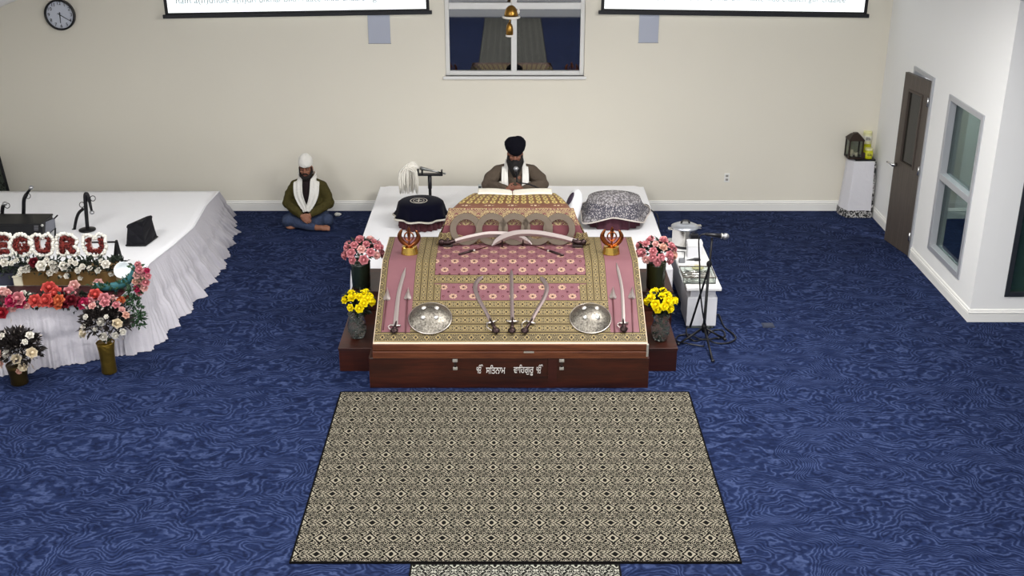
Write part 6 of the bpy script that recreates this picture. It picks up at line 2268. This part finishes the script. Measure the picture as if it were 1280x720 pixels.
# lantern
lc = pY(1066, 193, Yf + .16); lx = pY(1066.5, 195, Yf + .16).x
la = thing('candle_lantern', (lx, Yf + .16, zT), 'dark metal candle lantern on the draped corner pedestal', 'lantern')
W2 = .085; H_ = .235
M_BRONZE = mat('dark_bronze', (58, 46, 40), .45, .6)
MB().bx(lx - W2 - .01, lx + W2 + .01, Yf + .16 - W2 - .01, Yf + .16 + W2 + .01, zT, zT + .02).build('base', M_BRONZE, la, bevel=.003)
for sx in (-1, 1):
    for sy in (-1, 1):
        MB().bx(lx + sx * W2 - .008, lx + sx * W2 + .008, Yf + .16 + sy * W2 - .008, Yf + .16 + sy * W2 + .008, zT + .02, zT + H_).build('corner_post', M_BRONZE, la)
MB().bx(lx - W2 - .012, lx + W2 + .012, Yf + .16 - W2 - .012, Yf + .16 + W2 + .012, zT + H_, zT + H_ + .012).build('eave', M_BRONZE, la)
mb = MB(); k_ = W2 + .014; s_ = .045
mb.loops([[V((lx + a * k_, Yf + .16 + b_ * k_, zT + H_ + .012)) for a, b_ in ((-1, -1), (1, -1), (1, 1), (-1, 1))], [V((lx + a * s_, Yf + .16 + b_ * s_, zT + H_ + .075)) for a, b_ in ((-1, -1), (1, -1), (1, 1), (-1, 1))]])
mb.build('roof', M_BRONZE, la)
MB().bx(lx - .03, lx + .03, Yf + .13, Yf + .19, zT + H_ + .075, zT + H_ + .09).build('cap', M_BRONZE, la)
M_LG = night_glass('lantern_glass', (238, 240, 236), .07, .02, 1)
for sx in (-1, 1):
    MB().bx(lx + sx * W2 - .002, lx + sx * W2 + .002, Yf + .16 - W2 + .008, Yf + .16 + W2 - .008, zT + .02, zT + H_).build('glass_pane', M_LG, la)
    MB().bx(lx - W2 + .008, lx + W2 - .008, Yf + .16 + sx * W2 - .002, Yf + .16 + sx * W2 + .002, zT + .02, zT + H_).build('glass_pane', M_LG, la)
for dx, dy, hh2 in ((-.03, -.02, .085), (.03, -.03, .05), (.02, .035, .04)):
    c_ = thing('candle', (lx + dx, Yf + .16 + dy, zT + .021), 'small pale candle standing inside the dark lantern', 'candle', 'candles in the lantern')
    MB().lathe([(.019, 0), (.019, hh2), (.004, hh2 + .001)], (lx + dx, Yf + .16 + dy, zT + .021), 14).build('wax', mat('candle_wax', (226, 216, 196), .5), c_, True)
    MB().tube([(lx + dx, Yf + .16 + dy, zT + .021 + hh2), (lx + dx, Yf + .16 + dy, zT + .035 + hh2)], .002, 5).build('wick', M_BLACK, c_)
# jars
def jar(px, Y, r_, h_, label, cols, zz=None, dark=False):
    x_ = pY(px, 190, Y).x
    z_ = zT if zz is None else zz
    o = thing('plastic_jar', (x_, Y, z_), label, 'jar')
    MB().lathe([(r_ * .95, 0), (r_, .008), (r_, h_ * .80), (r_ * .9, h_ * .86)], (x_, Y, z_), 24).build('jar_body', cols[0], o, True)
    MB().lathe([(r_ * .94, h_ * .86), (r_ * .96, h_ * .87), (r_ * .96, h_), (r_ * .9, h_ + .004)], (x_, Y, z_), 24).build('jar_lid', cols[1], o, 'auto')
    MB().lathe([(r_ + .001, h_ * .25), (r_ + .002, h_ * .26), (r_ + .002, h_ * .66), (r_ + .001, h_ * .67)], (x_, Y, z_), 24, None, False).build('jar_label', cols[2], o, True)
    for i in range(3):
        MB().bx(x_ - r_ * .55, x_ + r_ * (.5 - .12 * i), Y - r_ - .004, Y - r_ + .006, z_ + h_ * (.36 + .1 * i), z_ + h_ * (.40 + .1 * i)).build('label_line', cols[3], o)
    return z_ + h_ + .006
M_YEL = mat('yellow_green_plastic', (196, 196, 26), .35); M_PALEY = mat('pale_yellow_plastic', (228, 226, 168), .4); M_LAB = mat('cream_label', (222, 220, 180), .6)
jar(1086, Yf + .12, .052, .125, 'short yellow jar with pale lid at the front of the corner pedestal', (M_YEL, M_PALEY, mat('yellow_label', (214, 212, 70), .6), mat('label_green', (70, 78, 30), .6)))
z_ = jar(1082, Yf + .27, .06, .15, 'lower yellow-green jar behind the lantern, carrying the white labelled jar', (M_YEL, M_YEL, M_YEL, M_YEL))
jar(1082, Yf + .27, .056, .155, 'white labelled yellow jar stacked on top of the yellow-green jar', (M_LAB, M_PALEY, mat('white_label', (232, 230, 216), .6), M_BLACK), z_)
dk = MB(); dxx = pY(1079, 195, Yf + .10).x
dk.bx(dxx - .03, dxx + .02, Yf + .085, Yf + .13, zT, zT + .075)
dko = dk.build('dark_tin', mat('dark_red_tin', (46, 30, 34), .5), None, bevel=.006); tag(dko, 'small dark tin between the lantern and the short yellow jar', 'tin')
# ================================================================ CAMERA, LIGHT
cam = bpy.data.cameras.new('camera'); co = bpy.data.objects.new('camera', cam); COL.objects.link(co)
co.location = CAMP; co.rotation_euler = (PI / 2 - TH, 0, 0)
cam.sensor_width = 36; cam.lens = 36 * FPX / 1280; cam.clip_end = 100; cam.clip_start = .05
SC.camera = co

def light_panel(x, y, power, w=1.2, l=1.2):
    z = ceil_z(x) - .06
    ang = math.atan(.37) * (1 if x > 0 else -1)
    L = bpy.data.lights.new('ceiling_panel_light', 'AREA'); L.shape = 'RECTANGLE'; L.size = w; L.size_y = l
    L.energy = power; L.color = (1, .985, .96)
    o = bpy.data.objects.new('ceiling_panel_light', L); COL.objects.link(o)
    o.location = (x, y, z); o.rotation_euler = (0, ang * .6, 0)
for x in (-4.6, -1.7, 1.7):
    for y, e in ((.8, 105), (4.6, 105), (9.0, 62)):
        light_panel(x, y, e + (40 if x > 1 and y > 8 else 0))
for y, e in ((.8, 80), (4.6, 80)):
    light_panel(4.3, y, e)
light_panel(2.6, 9.6, 105, .6, 1.2)
L = bpy.data.lights.new('next_room_light', 'AREA'); L.size = 1; L.energy = 260
o = bpy.data.objects.new('next_room_light', L); COL.objects.link(o); o.location = (5.8, 12.6, 2.9)
w = bpy.data.worlds.new('world'); SC.world = w; w.use_nodes = True
w.node_tree.nodes['Background'].inputs[0].default_value = (.02, .025, .04, 1)
w.node_tree.nodes['Background'].inputs[1].default_value = .5
vs = SC.view_settings
SC.display_settings.display_device = 'sRGB'
vs.view_transform = 'Standard'; vs.look = 'None'; vs.gamma = 1; vs.exposure = 0.38; vs.use_curve_mapping = False
SC.cycles.max_bounces = 8; SC.cycles.diffuse_bounces = 4
SC.cycles.use_denoising = True
SC.cycles.caustics_reflective = False; SC.cycles.caustics_refractive = False
